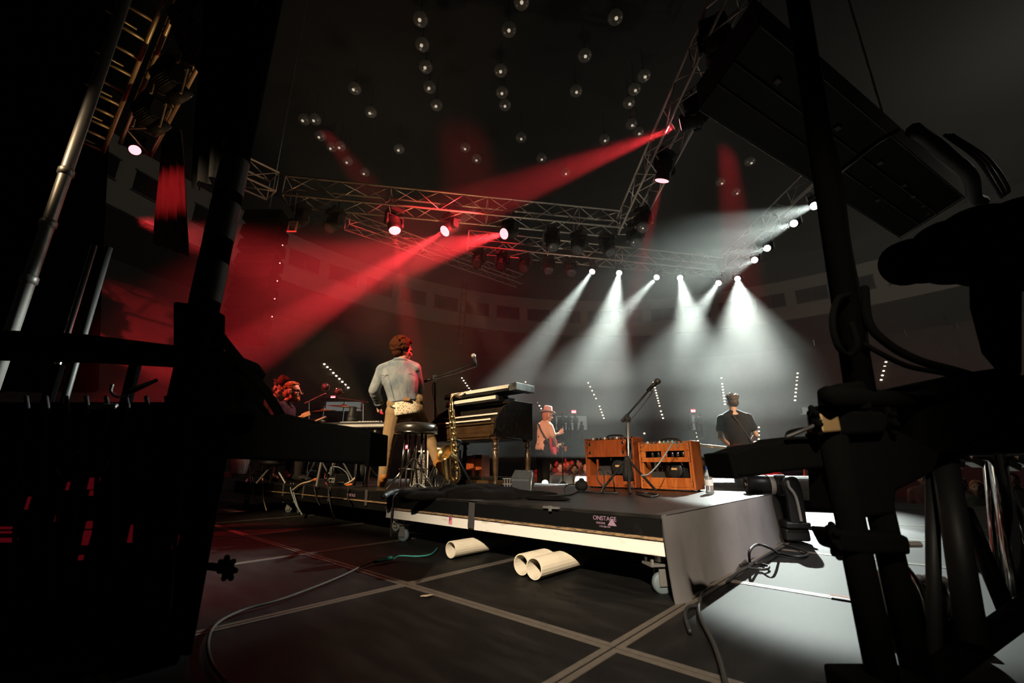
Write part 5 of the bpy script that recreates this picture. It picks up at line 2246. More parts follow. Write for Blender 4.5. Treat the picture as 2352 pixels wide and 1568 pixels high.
# cloth hanging behind the left tower, catching red light
RCL = mk('grey_drape', (.16, .12, .11), .95, spec=.1, var=.2, scale=8, bump=.4)


def drape(label, pts, Y, mat, wav=.05):
    n_ = 14
    (u0, v0), (u1, v1), (u2, v2), (u3, v3) = pts
    b_ = at(u3, v3, Y)
    m_ = M()
    F, B = [], []
    for i in range(7):
        t = i / 6
        row = []
        for j in range(n_ + 1):
            s_ = j / n_
            a_ = at(u0 + (u1 - u0) * s_, v0 + (v1 - v0) * s_, Y)
            c_ = at(u3 + (u2 - u3) * s_, v3 + (v2 - v3) * s_, Y)
            p_ = a_.lerp(c_, t) + V((0, wav * math.sin(j * 1.7) + .3 * wav * math.sin(j * 3.1 + i), 0))
            row.append(p_ - b_)
        F.append(row)
    k_ = n_ + 1
    vs__ = [p for r__ in F for p in r__]
    vs__ += [p + V((0, .01, 0)) for p in vs__]
    o_ = len(vs__) // 2
    fs_ = []
    for i in range(6):
        for j in range(n_):
            a_, b2, c_, d_ = i * k_ + j, i * k_ + j + 1, (i + 1) * k_ + j + 1, (i + 1) * k_ + j
            fs_ += [(a_, b2, c_, d_), (o_ + d_, o_ + c_, o_ + b2, o_ + a_)]
    m_.add(vs__, fs_)
    return tag(m_.build('drape', mat, smooth=True, loc=b_), label, 'drape')


drape('narrow drape behind the left tower catching red light', [(372, 296), (420, 300), (440, 590), (352, 560)], 6.3, RCL)
drape('black drape hanging from the ceiling behind the left tower', [(470, -60), (600, -60), (548, 390), (440, 430)], 3.2, CLOTH)
drape('wide black masking drape closing the hall behind the left rack', [(-150, -80), (270, -80), (240, 900), (-150, 900)], 7.2, CLOTH, .1)
spot((-5.6, 4.0, 5.3), at(395, 440, 6.3), 260, RED, 14, 1.0, .04, 'red_drape_light')
# line array loudspeakers hanging at the left
la_ = thing('line_array', 'curved black column of hanging loudspeakers with tiny indicator lights', 'loudspeaker', at(618, 770, 9.5))
b0 = la_.location.copy()
LEDW = mk('indicator_white', (1, 1, 1), .4, emit=(1, .85, .75), es=1.6, var=0)
for k in range(9):
    t = k / 8
    u, v = 652 - 40 * t - 14 * t * t, 505 + 265 * t
    c = at(u - 38, v, 9.5) - b0
    m = M()
    m.box(c, (.95, .5, .30), Matrix.Rotation(-.10 - .22 * t, 3, 'X'), taper=.96)
    cb = m.build('speaker_cabinet', SIL, la_, bevel=.02)
    if k % 2 == 0:
        m = M()
        m.sph(at(649 - 24 * t, 563 + 164 * t, 9.1) - b0, .014, 8, 6)
        m.build('small_glow', LEDW, cb)
m = M()
m.tube(at(615, 500, 9.5) - b0, at(615, 500, 9.5) - b0 + V((0, 0, 9)), .012, n=6)
m.build('hanging_chain', STEEL, la_)
fl_ = thing('work_lamp', 'small caged lamp hanging under the long truss end', 'lamp', at(672, 520, 8.9))
for sx_ in (-.09, .09):
    m = M()
    m.tube((sx_, 0, -.12), (sx_, 0, .12), .018, n=8)
    m.build('bar', LTR, fl_)
m = M()
m.tube((-.11, 0, -.13), (.11, 0, -.13), .022, n=8)
m.build('bar', LTR, fl_)
m = M()
m.tube((-.11, 0, .13), (.11, 0, .13), .015, n=8)
m.build('bar', LTR, fl_)
m = M()
m.tube((.0, 0, .13), (-.06, .05, .95), .008, n=6)
m.build('safety_wire', STEEL, fl_)

# ------------------------------------------------------------------ hanging video panel at the upper right
PZ = 3.1
qa, qb, qc, qd = onz(1606, 250, PZ), onz(2068, 545, PZ), onz(2215, 452, PZ), onz(1745, 55, PZ)
hp_ = thing('hanging_panel', 'long black hanging video panel seen from below at the upper right', 'video panel', (qa + qb + qc + qd) / 4)
b0 = hp_.location.copy()
m = M()
m.rings([[p - b0 for p in (qa, qb, qc, qd)], [p - b0 + V((0, 0, .22)) for p in (qa, qb, qc, qd)]])
m.build('casing', mk('panel_black', (.008, .008, .008), .7, spec=.2), hp_, bevel=.01)
DIMAL = mk('dull_edge', (.10, .095, .08), .5, .5)
for a, b_ in ((qa, qb), (qd, qc), (qb, qc), (qa.lerp(qd, .35), qb.lerp(qc, .35)), (qa.lerp(qd, .62), qb.lerp(qc, .62))):
    m = M()
    m.tube(a - b0 - V((0, 0, .008)), b_ - b0 - V((0, 0, .008)), .006, n=6)
    m.build('edge_strip', DIMAL, hp_)
for k, (s_, t_, w_) in enumerate(((.12, .72, .05), (.36, .72, .05), (.58, .70, .05), (.74, .66, .045), (.82, .62, .045), (.90, .60, .04), (.96, .55, .04), (.64, .40, .03), (.72, .30, .05))):
    c = qa.lerp(qb, s_).lerp(qd.lerp(qc, s_), t_) - b0
    m = M()
    m.box(c - V((0, 0, .01)), (w_, w_ * .7, .016), RZ(.55))
    m.build('connector', mk('dim_label', (.22, .23, .22), .7), hp_)
ax = (qb - qa).normalized()
cable('thick taped cable bundle lying along the hanging video panel', [qd.lerp(qc, .55) + V((.1, -.05, .05)), qd.lerp(qc, .70) + V((.1, -.1, 0)), qd.lerp(qc, .85) + V((.12, -.1, -.02)), qc + V((.1, .0, 0)), qc + V((.35, .15, .05))], .055, mk('grey_wrap', (.06, .058, .055), .6, var=.5, scale=18, bump=.8), 'cable_bundle')
for k in range(3):
    cable('black cable draped along the hanging video panel, %s of three' % ORD[k], [qd.lerp(qc, .66) + V((.18 + .03 * k, -.1, .12)), qd.lerp(qc, .78) + V((.24 + .05 * k, -.14, .0)), qc + V((.22 + .05 * k, -.1, -.05 + .03 * k)), qc + V((.5, .1, .1))], .014, mk('grey_cable', (.05, .052, .055), .5), group='cables on the hanging panel')
cable('loose dark cable crossing below the hanging video panel', [at(1900, 470, 2.2), at(1915, 410, 2.3), at(1960, 370, 2.5), at(2010, 330, 2.6), at(2060, 300, 2.7)], .018)
for s_ in (.15, .85):
    c = qa.lerp(qb, s_).lerp(qd.lerp(qc, s_), .5)
    m = M()
    m.tube(c - b0 + V((0, 0, .2)), c - b0 + V((0, 0, 6)), .012, n=6)
    m.build('hanging_wire', STEEL, hp_)

# ------------------------------------------------------------------ gear, cables and clutter on the risers
GREYCB = mk('grey_cable_sheath', (.20, .24, .26), .5)
BEIGE = mk('beige_cable', (.42, .33, .22), .5)
ORANGE = mk('orange_plug', (.62, .16, .03), .5)
TEALC = mk('teal_tape', (.02, .22, .18), .6)


def dk(u, v, q=2.55, up=.008):
    p_ = atq(u, v, q)
    return V((p_.x, p_.y, max(p_.z, DZ + up)))


# coils and runs on the deck edge
for k, (u0, u1, v_, lab, mt) in enumerate(((530, 640, 1090, 'black cable lying along the far left deck edge', RUB), (590, 700, 1094, 'second black cable lying along the left deck edge', RUB), (640, 760, 1098, 'long dark cable lying by the grey cable coil', RUB), (700, 790, 1104, 'dark cable running toward the power box', RUB))):
    cable(lab, [dk(u0, v_ - 2, 2.60 + .03 * k), dk(u0 + (u1 - u0) * .3, v_, 2.55 + .05 * k), dk(u0 + (u1 - u0) * .65, v_ + 3, 2.62), dk(u1, v_ + 4, 2.56)], .010, mt)


def coil(label, c, r, n, mat, wire=.007, squash=.5):
    m_ = M()
    rnd = random.Random(int(c.x * 100))
    pts = []
    for i in range(n * 14):
        a_ = 2 * PI * i / 14
        rr = r * (1 + .16 * math.sin(i * .53) + rnd.uniform(-.05, .05))
        pts.append(V((rr * math.cos(a_), rr * squash * math.sin(a_) * 1.6, .010 + .004 * (i / 14) + .012 * abs(math.sin(i * .31)))))
    m_.path(pts, wire, 6)
    return tag(m_.build('cable_coil', mat, smooth=True, loc=c), label, 'cable')


coil('loose coil of grey blue cable on the left riser', dk(696, 1086, 2.75, .0), .15, 5, GREYCB, .010)
coil('small dark cable coil beside the grey one', dk(610, 1086, 2.8, .0), .13, 3, RUB, .010)
cable('upright loop of grey cable standing at the left of the clutter', [dk(575, 1085, 2.6), dk(572, 1068, 2.6, .1), dk(585, 1062, 2.6, .16), dk(600, 1066, 2.6, .12), dk(597, 1084, 2.6), dk(580, 1088, 2.6)], .008, GREYCB)
for k, (u0, v0, u1, v1, lab, mt) in enumerate(((575, 1102, 590, 1160, 'left grey cable of the pair hanging down the riser front', GREYCB), (580, 1102, 592, 1156, 'right grey cable of the pair hanging down the riser front', GREYCB), (603, 1104, 612, 1172, 'single thin cable hanging down the riser front', BEIGE), (668, 1124, 690, 1176, 'pale cable hanging from the orange plug', GREYCB), (674, 1128, 694, 1182, 'blue grey cable hanging beside the pale one', GREYCB), (722, 1118, 735, 1160, 'black cable with metal plug hanging on the riser front', RUB), (754, 1120, 768, 1190, 'black cable hanging below the power box', RUB), (800, 1124, 802, 1150, 'short black cable hanging near the riser joint', RUB))):
    f_ = 2.40
    cable(lab, [dk(u0 - 1, v0 - 8, 2.50), atq(u0, v0, f_), atq((u0 * 2 + u1) / 3 - 2, (v0 * 2 + v1) / 3, f_ - .01), atq((u0 + 2 * u1) / 3 - 3, (v0 + 2 * v1) / 3, f_ - .02), atq(u1, v1, f_ - .05)], .008, mt)
cable('black and white braided cable with an orange end on the deck edge', [atq(672, 1126, 2.38), atq(690, 1112, 2.39), atq(710, 1106, 2.42), dk(722, 1102, 2.5)], .012, BEIGE)
cable('orange plug at the end of the braided cable', [dk(722, 1102, 2.5, .02), dk(726, 1101, 2.5, .02), dk(730, 1100, 2.5, .02)], .022, ORANGE, 'cable_plug', 'plug')
cable('pair of orange tipped wires beside the round black spool', [dk(792, 1112, 2.5, .01), dk(805, 1106, 2.5, .02), dk(815, 1098, 2.52, .05), dk(820, 1092, 2.55, .1)], .011, BEIGE)
cable('short orange plug lying by the power box', [dk(796, 1114, 2.5, .012), dk(803, 1113, 2.5, .012), dk(808, 1112, 2.5, .012)], .013, ORANGE, 'cable_plug', 'plug')
cable('red wire curling beside the power box', [dk(748, 1085, 2.5, .13), dk(746, 1096, 2.5, .07), dk(748, 1108, 2.5, .02), dk(754, 1115, 2.5, .01)], .006, mk('red_wire', (.45, .07, .05), .5))
pb = thing('power_box', 'black power distribution box with white marked sockets amid the cables', 'power box', dk(772, 1112, 2.62, 0), SA)
m = M()
m.box((0, 0, .06), (.24, .16, .12))
m.build('case', BLK, pb, bevel=.006)
for k in range(4):
    m = M()
    for sx_, sz_, w_, h_ in ((0, .022, .044, .003), (0, -.022, .044, .003), (-.0215, 0, .003, .044), (.0215, 0, .003, .044)):
        m.box((-.085 + k * .056 + sx_, -.083, .05 + sz_), (w_, .004, h_))
    m.build('socket_outline', PAPER, pb)
    m = M()
    m.tube((-.085 + k * .056, -.082, .05), (-.085 + k * .056, -.10, .05), .013, n=10)
    m.build('plug', STEEL if k % 2 else BLK, pb)
RKK = random.Random(9)
for k in range(9):
    a, b_ = RKK.uniform(-.10, .10), RKK.uniform(-.10, .10)
    m = M()
    m.path(smoothpts([(a, -.08, .10), (a + .02, -.10, .17 + .03 * RKK.random()), (b_, -.04, .20), (b_ * 1.4, .06, .13), (b_ * 1.8, .1, .02)], 5), .006, 6)
    m.build('lead', RUB if k % 3 else GREYCB, pb, smooth=True)
sp = thing('cable_spool', 'round black spool standing on the deck beside the power box', 'spool', dk(824, 1116, 2.62, 0), .4)
for x_ in (-.05, .05):
    m = M()
    m.lathe([(.02, -.008), (.135, -.008), (.14, 0), (.135, .008), (.02, .008)], 24, frame((0, 1, 0), (0, 0, 1), (1, 0, 0), (x_, 0, .14)))
    m.build('flange', BLK, sp, smooth=True)
m = M()
m.lathe([(.09, -.05), (.09, .05)], 20, frame((0, 1, 0), (0, 0, 1), (1, 0, 0), (0, 0, .14)))
m.build('drum', RUB, sp, smooth=True)
wd_ = thing('white_drum', 'white shelled drum standing at the left end of the cable clutter', 'drum', dk(545, 1098, 2.7, 0))
m = M()
m.lathe([(.03, .02), (.09, .03), (.13, .10), (.15, .24), (.155, .40)], 24)
m.build('shell', mk('white_shell', (.75, .74, .70), .35), wd_, smooth=True)
m = M()
m.lathe([(.158, .385), (.162, .40), (.158, .415), (.02, .412)], 24)
m.build('rim', CHROME, wd_, smooth=True)
bt = thing('gear_case', 'low dark case with red lit top at the far left of the deck', 'case', dk(515, 1096, 2.7, 0), SA)
m = M()
m.box((0, 0, .05), (.4, .2, .10))
m.build('body', mk('dark_red_case', (.20, .03, .03), .5), bt, bevel=.01)
m = M()
m.box((0, -.105, .06), (.1, .01, .03))
m.build('latch', STEEL, bt)

# drum kit pieces left of the man in denim
CYM = mk('cymbal_bronze', (.50, .36, .15), .28, .9, var=.2, scale=14)
for (u, v, Y, r_, tilt, lab) in ((790, 933, 6.2, .235, .10, 'large bronze cymbal seen nearly edge on, right of two'), (743, 943, 6.4, .19, -.06, 'red lit cymbal seen edge on, left of two')):
    p = at(u, v, Y)
    r = thing('cymbal_stand', lab, 'cymbal', V((p.x, Y, DZ)))
    h_ = p.z - DZ
    T = Matrix.Translation((0, 0, h_)) @ Matrix.Rotation(tilt, 4, 'Y') @ Matrix.Rotation(.12, 4, 'X')
    m = M()
    m.lathe([(.012, .034), (.030, .030), (.045, .014), (r_ * .7, .004), (r_, -.008), (r_, -.010), (r_ * .7, .001), (.045, .010), (.012, .028)], 32, T)
    m.build('cymbal', CYM, r, smooth=True)
    m = M()
    m.tube((0, 0, .2), (0, 0, h_ + .07), .010, n=8)
    m.build('pole', CHROME, r)
    tripod(r, .24, .35, STEEL)
ds = thing('drum', 'small snare drum beside the man in glasses', 'drum', at(718, 978, 6.2))
m = M()
m.lathe([(.02, -.07), (.17, -.07), (.17, .07), (.02, .07)], 24)
m.build('shell', WOODD, ds)
m = M()
m.lathe([(.172, .06), (.178, .07), (.172, .08), (.02, .078)], 24)
m.build('hoop', CHROME, ds, smooth=True)
m = M()
m.tube((0, 0, -.07), (0, 0, DZ - ds.location.z), .014, n=8)
m.build('stand', CHROME, ds)
m = M()
a_, b_ = at(712, 972, 6.0), at(748, 957, 5.9)
m.tube((0, 0, 0), b_ - a_, .012, .015, n=8)
tag(m.build('drum_stick', mk('pale_stick', (.70, .42, .25), .6), loc=a_), 'red lit drum stick pointing up to the right beside the cymbals', 'drum stick')
# guitar held by the man in glasses: only its head shows
gh = thing('electric_guitar', 'guitar headstock with pegs poking out before the man in glasses', 'guitar', at(660, 985, 5.95))
b1 = gh.location.copy()
m = M()
m.tube(at(660, 968, 5.95) - b1, at(697, 955, 5.9) - b1, .020, n=8)
m.build('neck', MAPLE, gh)
m = M()
m.box(at(703, 952, 5.9) - b1, (.12, .02, .06), Matrix.Rotation(-.35, 3, 'Y'))
hs_ = m.build('headstock', MAPLE, gh, bevel=.006)
for k in range(4):
    m = M()
    m.sph(at(699 + k * 3.2, 946.5 - k, 5.9) - b1, .011, 8, 6)
    m.build('tuning_peg', CHROME, hs_)
m = M()
T = frame((1, 0, .3), (0, 0, 1), (0, -1, 0), at(648, 985, 5.97) - b1)
m.prism([(-.2, -.12), (-.05, -.16), (.12, -.12), (.15, 0), (.12, .12), (-.05, .15), (-.2, .12), (-.24, 0)], .045, T)
m.build('body', WOODD, gh, bevel=.01)

# stage keyboard at the left hand of the man in denim
k0 = atq(885, 985, 2.92)
kb = thing('keyboard', 'black stage keyboard on a stand under the left hand of the man in denim', 'keyboard', V((k0.x, k0.y, DZ)), math.radians(172))
h_ = at(830, 978, k0.y).z - DZ
m = M()
m.box((.38, 0, h_), (.95, .30, .075))
m.build('body', BLK, kb, bevel=.008)
m = M()
m.box((.38, .152, h_ - .005), (.90, .008, .030))
m.build('silver_trim', ALU, kb)
for k in range(9):
    m = M()
    m.tube((.02 + k * .035, .08, h_ + .035), (.02 + k * .035, .08, h_ + .055), .010, n=8)
    m.build('knob', WHITE, kb)
m = M()
m.box((.30, .05, h_ + .042), (.5, .10, .014))
m.build('control_strip', ALU, kb)
for x_ in (.08, .7):
    for y_ in (-.1, .1):
        m = M()
        m.tube((x_, y_, h_ - .04), (x_ + .02, y_ * 1.6, .0), .016, n=8)
        m.build('stand_leg', STEEL, kb)
cu = thing('black_canister', 'short black cylinder standing on the stage keyboard', 'canister', kb.matrix_basis @ V((.44, .02, h_ + .037)))
m = M()
m.lathe([(.055, 0), (.056, .10), (.045, .14), (.042, .20), (.03, .205)], 20)
m.build('body', BLK, cu, smooth=True)
m = M()
m.lathe([(.0565, .03), (.0565, .07)], 20, caps=False)
m.build('band', mk('dark_band', (.03, .03, .03), .4), cu)

# black cloth heap and lamp in front of the organ
hc = onz(1085, 1140, DZ)
m = M()
rnd = random.Random(21)
for k in range(26):
    x, y = rnd.gauss(0, .20), rnd.gauss(0, .09)
    h = .085 * math.exp(-(x / .30) ** 2 - (y / .2) ** 2)
    m.sph(V((x * 1.4, y * 1.3, 0)), (rnd.uniform(.12, .2), rnd.uniform(.05, .08), h + .012), 14, 10, RZ(rnd.uniform(-.5, .9)))
m.sph((.02, 0, 0), (.34, .2, .07), 20, 12)
me = voxel(m, .010, 10, 'cloth_heap')
me.materials.append(mk('dark_heap_cloth', (.005, .004, .0035), .95, var=.4, scale=12, bump=.6, spec=.05))
o = link('cloth_heap', me)
o.location = hc + V((0, 0, .012))
o.rotation_euler = (0, 0, SA * .4)
tag(o, 'crumpled heap of black cloth on the riser in front of the organ', 'cloth')
hl = thing('stage_lamp', 'grey box lamp with a punched metal grid lying before the organ legs', 'stage light', onz(1192, 1133, DZ), -.35)
GLAMP = mk('lamp_grey', (.10, .105, .11), .5, .3)
Rt = Matrix.Rotation(.55, 3, 'X')
m = M()
m.box((.02, .06, .10), (.17, .15, .12), Rt)
m.build('housing', GLAMP, hl, bevel=.008)
for k in range(6):
    m = M()
    m.box(V((.02, .06, .10)) + Rt @ V((0, -.06 + k * .024, .066)), (.17, .006, .014), Rt)
    m.build('cooling_fin', GLAMP, hl)
for i in range(5):
    for j in range(2):
        m = M()
        m.box(V((-.085, .0, .075)) + RZ(.7) @ V((-.05 + i * .025, 0, -.02 + j * .045)), (.008, .004, .04), RZ(.7))
        m.build('grid_bar', STEEL, hl)
for z_ in (-.045, 0, .045):
    m = M()
    m.box(V((-.085, .0, .078 + z_)), (.135, .006, .010), RZ(.7))
    m.build('grid_frame', STEEL, hl)
m = M()
m.path(smoothpts([(.11, .0, .02), (.115, .0, .10), (.10, .06, .17), (.02, .10, .19)], 5), .008, 8)
m.build('bail', STEEL, hl, smooth=True)
cable('silver jack plug lying on the riser deck before the lamp', [onz(1207, 1138, DZ + .01), onz(1211, 1136, DZ + .01), onz(1214, 1135.5, DZ + .012)], .009, CHROME, 'jack_plug', 'plug')
cable('pale grey cable arching over the riser edge left of the cloth heap', [onz(940, 1128, DZ + .01), onz(950, 1114, DZ + .06), onz(965, 1113, DZ + .06), onz(985, 1124, DZ + .02), onz(1000, 1130, DZ + .01)], .009, GREYCB)
cable('black cable bundle lying on the riser edge left of the cloth heap', [onz(880, 1140, DZ), onz(905, 1128, DZ + .02), onz(940, 1124, DZ + .03), onz(975, 1128, DZ + .02), onz(1010, 1132, DZ + .02)], .022)
cable('thin strap cable dropping over the white beam at its left end', [onz(938, 1128, DZ + .02), W(-3.23, 2.14, .38), W(-3.23, 2.125, .30), W(-3.23, 2.12, .20), W(-3.225, 2.125, .05)], .008)
cable('black cable lying from cloth heap toward the amplifiers', [onz(1215, 1142, DZ + .008), onz(1280, 1138, DZ + .008), onz(1310, 1135, DZ + .008), onz(1330, 1128, DZ + .008), onz(1360, 1130, DZ + .008), onz(1420, 1132, DZ + .008)], .008)
cable('black cable curling beside the small black ball', [onz(1300, 1132, DZ + .01), onz(1296, 1122, DZ + .03), onz(1305, 1113, DZ + .06), onz(1322, 1112, DZ + .06)], .006)
m = M()
m.sph((0, 0, 0), (.062, .06, .052), 18, 12)
m.lathe([(.02, .045), (.024, .06), (.02, .066)], 12, Matrix.Rotation(.4, 4, 'X'))
tag(m.build('black_bag', CLOTH, smooth=True, loc=onz(1336, 1128, DZ) + V((0, 0, .052))), 'small rounded black bag left of the taller amplifier', 'bag')
cable('dark cable looping up the back of the taller amplifier', [onz(1395, 1130, DZ + .01), at(1372, 1100, 3.95), at(1375, 1078, 3.95), at(1385, 1085, 3.9), at(1388, 1108, 3.85), onz(1380, 1132, DZ + .01)], .006)
cable('second dark cable drooping from the taller amplifier', [at(1395, 1085, 4.05), at(1405, 1092, 3.98), at(1410, 1110, 3.95), onz(1412, 1128, DZ + .01)], .006)
cable('grey cable arching from the shorter amplifier\'s input plug', [at(1557, 1026, 4.0), at(1555, 1016, 3.98), at(1545, 1018, 3.9), at(1530, 1040, 3.82), at(1512, 1066, 3.78), at(1490, 1088, 3.8), at(1472, 1092, 3.85)], .006, GREYCB)
cable('coiled black cable on the deck before the amplifiers', [onz(1462, 1133, DZ + .008), onz(1480, 1138, DZ + .008), onz(1500, 1140, DZ + .008), onz(1512, 1136, DZ + .008), onz(1495, 1132, DZ + .008), onz(1475, 1131, DZ + .008), onz(1460, 1128, DZ + .008)], .007)
# cables on the stage floor
cable('long dark cable snaking over the floor at the left', [onz(520, 1568, .025), onz(485, 1520, .025), onz(478, 1470, .025), onz(500, 1430, .025), onz(560, 1400, .025), onz(640, 1378, .025), onz(730, 1345, .025), onz(790, 1320, .025), onz(830, 1300, .025), onz(862, 1288, .025)], .006, mk('brown_cable', (.03, .022, .014), .7))
cable('teal taped section of the floor cable', [onz(860, 1289, .028), onz(880, 1285, .028), onz(900, 1281, .028)], .013, TEALC)
cable('thin teal cord trailing from the taped cable', [onz(905, 1282, .025), onz(920, 1276, .025), onz(960, 1277, .025), onz(990, 1272, .025), onz(1005, 1258, .025)], .005, TEALC)
cable('black cable running from the skirt corner toward the camera', [onz(1612, 1362, .03), onz(1605, 1395, .025), onz(1612, 1425, .025), onz(1640, 1480, .025), onz(1660, 1540, .025), onz(1672, 1600, .025)], .008, mk('olive_cable', (.018, .018, .015), .5))
cable('second black cable by the skirt corner', [onz(1600, 1390, .025), onz(1580, 1395, .025), onz(1574, 1415, .025), onz(1585, 1450, .025)], .008)
for k, pts in enumerate(([(1722, 1290), (1722, 1265), (1740, 1250), (1768, 1258), (1790, 1272)], [(1700, 1298), (1735, 1293), (1765, 1300), (1755, 1307), (1715, 1303)], [(1780, 1268), (1830, 1278), (1856, 1272), (1840, 1262), (1800, 1250)], [(1670, 1338), (1690, 1318), (1720, 1300), (1760, 1275), (1800, 1255)])):
    cable(('tall loop of black cable leaning on the skirt', 'flat loop of black cable on the floor by the skirt', 'black cable arc in the shadow right of the skirt', 'black cable run along the foot of the skirt')[k], [onz(u, v, .025 + (.10 if k == 0 and 0 < i < 4 else 0)) for i, (u, v) in enumerate(pts)], .008)
m = M()
m.prism([(-.03, -.004), (.0, -.012), (.03, .002), (.02, .012), (-.02, .010)], .002, RZ(.3).to_4x4())
tag(m.build('paper_scrap', BEIGE, loc=onz(980, 1367, .022)), 'tiny pale paper scrap on the dark floor', 'scrap')
TAPEW = mk('orange_floor_tape', (.70, .20, .10), .7)
for (u, v, w_, a, lab) in ((1940, 1370, .11, 0, 'short orange tape mark on the floor by the tower'), (1872, 1212, .5, 0, 'wide orange tape patch on the floor behind the moving head')):
    m = M()
    m.box((0, 0, 0), (w_, .028 if w_ < .3 else .2, .002), RZ(SA))
    tag(m.build('tape_mark', TAPEW, loc=onz(u, v, .021)), lab, 'tape')

# ------------------------------------------------------------------ audience in front of the stage
AUD = []
for kind in range(3):
    m = M()
    R, P = head(m, V((0, 0, 1.62)), (0, -1, .12), (0, 0, 1), 1.05)
    L = dict(neck=V((0, .02, 1.48)), shl=V((.18, .02, 1.40)), shr=V((-.18, .02, 1.40)), hipl=V((.10, .0, .92)), hipr=V((-.10, 0, .92)))
    torso(m, L, 0, 1.12)
    m.cap(L['neck'], V((0, 0, 1.58)), .055, .05)
    for sd, sx_ in (('shl', 1), ('shr', -1)):
        e = V((sx_ * .24, -.02, 1.13))
        w_ = V((sx_ * .14, -.24, 1.12)) if kind != 1 or sx_ > 0 else V((sx_ * .22, -.15, 1.70))
        if kind == 1 and sx_ < 0:
            e = V((sx_ * .27, -.12, 1.38))
        m.cap(L[sd], e, .048, .040)
        m.cap(e, w_, .040, .028)
        hand(m, w_, (w_ - e), (0, -.4, .6), sx_, .6)
        m.cap(L['hip' + sd[-1]], V((sx_ * .11, .0, .5)), .08, .055)
        m.cap(V((sx_ * .11, .0, .5)), V((sx_ * .12, .02, .08)), .055, .04)
        m.cap(V((sx_ * .12, .02, .05)), V((sx_ * .13, -.13, .04)), .042, .036)
    body = voxel(m, .014, 3, 'person')
    body.materials.append(SKIN)
    g = M()
    torso(g, L, .018, 1.12)
    for sd, sx_ in (('shl', 1), ('shr', -1)):
        e = V((sx_ * .24, -.02, 1.13)) if not (kind == 1 and sx_ < 0) else V((sx_ * .27, -.12, 1.38))
        g.cap(L[sd], e, .068, .060)
    shirt = voxel(g, .016, 3, 'shirt')
    t = M()
    for sx_ in (1, -1):
        t.cap(V((sx_ * .10, 0, .92)), V((sx_ * .11, 0, .5)), .098, .075)
        t.cap(V((sx_ * .11, 0, .5)), V((sx_ * .12, .02, .12)), .075, .060)
    t.cap(V((.1, 0, .94)), V((-.1, 0, .94)), .105, .105)
    trou = voxel(t, .016, 3, 'trousers')
    h = M()
    h.sph(P(0, -.024, .045), (.090, .105, .095), 14, 10, R)
    h.sph(P(0, -.05, -.05 if kind != 2 else -.12), (.078, .066, .09 if kind != 2 else .16), 12, 8, R)
    hair = voxel(h, .013, 2, 'hair')
    e_ = M()
    AUD.append((body, shirt, trou, hair))
SHC = [mk('shirt_%d' % k, c, .9) for k, c in enumerate(((.10, .10, .11), (.22, .10, .08), (.05, .06, .10), (.30, .28, .24), (.07, .09, .06)))]
HRC = [HAIRB, HAIRD, HAIRG]


def spectator(p, rz, kind, label, k, s=1.0, dark=False, group=None):
    o = link('person', AUD[kind][0])
    o.location = p
    o.rotation_euler = (0, 0, rz)
    o.scale = (s,) * 3
    tag(o, label, 'person', group)
    for n_, me_, mt in (('shirt', AUD[kind][1], DSIL if dark else SHC[k % 5]), ('trousers', AUD[kind][2], DTROU), ('hair', AUD[kind][3], HRC[k % 3])):
        c_ = link(n_, me_, o)
        if not me_.materials:
            me_.materials.append(mt)
        c_.material_slots[0].link = 'OBJECT'
        c_.material_slots[0].material = mt
    return o


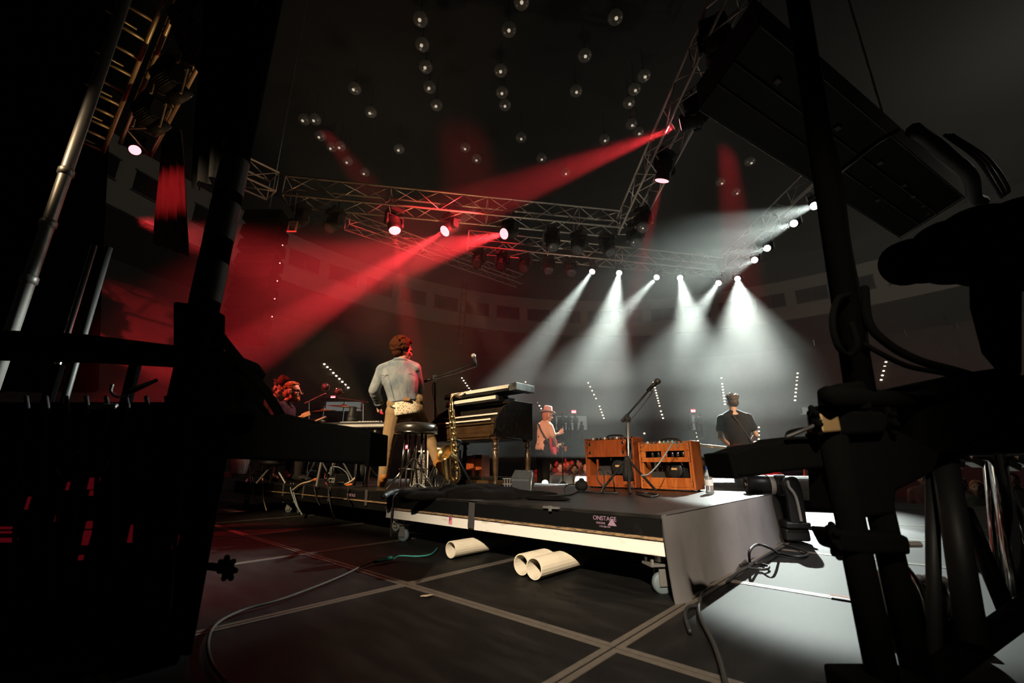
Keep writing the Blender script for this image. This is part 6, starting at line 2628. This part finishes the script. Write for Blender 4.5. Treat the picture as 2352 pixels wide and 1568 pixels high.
SPEC = [(1263, 1073, 12.4, 'between pink hat guitarist and thin stand, leftmost'), (1287, 1075, 11.8, 'just left of the thin stand'), (1305, 1071, 13.2, 'just right of the thin stand, taller'), (1320, 1079, 11.6, 'right of the thin stand, shorter'), (1333, 1070, 13.3, 'second left of the taller amplifier'), (1347, 1077, 11.8, 'hard by the taller amplifier'), (1243, 1078, 13.2, 'half hidden by the pink hat guitarist'),
        (1629, 1073, 10.5, 'above the water bottle cap'), (1655, 1071, 9.4, 'red lit, looking up beside the bottle'), (1680, 1077, 10.4, 'at the edge of the hooded lamp'), (1706, 1075, 9.5, 'behind the hooded lamp'), (1876, 1088, 10.4, 'behind the strip light, left'), (1905, 1090, 9.0, 'behind the strip light, right'),
        (2208, 1112, 8.6, 'at the far right behind the silver tubes, left'), (2245, 1122, 7.3, 'at the far right behind the silver tubes, middle'), (2326, 1104, 7.6, 'at the far right edge'), (2120, 1100, 7.8, 'right of the tower legs')]
for k, (u, v, Y, w_) in enumerate(SPEC):
    p = at(u, v, Y)
    p.z -= 1.62
    d_ = V((0, 0, 0)) - p
    spectator(p, math.atan2(d_.y, d_.x) + PI / 2, (0, 2, 0, 2, 0, 1)[k % 6] if w_ != 'red lit, looking up beside the bottle' else 2, 'spectator in the crowd ' + w_, k)
rowp = random.Random(8)
for k in range(14):
    i_ = k % 7
    u = 1244 + 17.5 * i_ if k < 7 else 1612 + 52 * i_
    p = at(u, 1070 + rowp.uniform(-4, 3), (14.3 if k < 7 else 11.4) + (.0, 1.1, .45)[i_ % 3])
    p.z -= 1.62
    spectator(p, math.atan2(-p.y, -p.x) + PI / 2, k % 3, 'dim spectator in the rear rows, %s from the left ' % ORD[i_] + ('beside the pink hat guitarist' if k < 7 else 'right of the amplifiers'), k + 1, group='rear crowd ' + ('left' if k < 7 else 'right'))
for k, (u, v, Y, hpx) in enumerate(((1292, 950, PY1, 42), (1306, 951, PY1, 40), (1321, 951, PY1, 48), (1335, 968, PY1, 32), (1283, 958, PY1, 38), (1598, 951, PY2, 38), (1608, 953, PY2, 36), (1884, 936, PY3, 30))):
    p = at(u, v, Y - .3 - .6 * (k % 2))
    s = hpx / FPX * (Y + 1) / 1.0
    p.z -= 1.72
    spectator(p, math.pi + .3 * k, k % 3, 'dark figure standing in a lit corridor opening, ' + ('leftmost by the pink hat', 'second by the pink hat', 'third by the pink hat', 'rightmost by the pink hat', 'shortest by the pink hat', 'left one near the guitar headstock', 'right one near the guitar headstock', 'by the right tower')[k], k, 1.0, True)
spot((3.4, 6.4, .9), at(1655, 1072, 9.4), 160, (1, .10, .07), 9, .6, .05, 'crowd_red')
spot((-1.0, 8.6, 4.2), at(1310, 1075, 12.4), 260, (1, .62, .34), 14, .6, .05, 'crowd_warm')
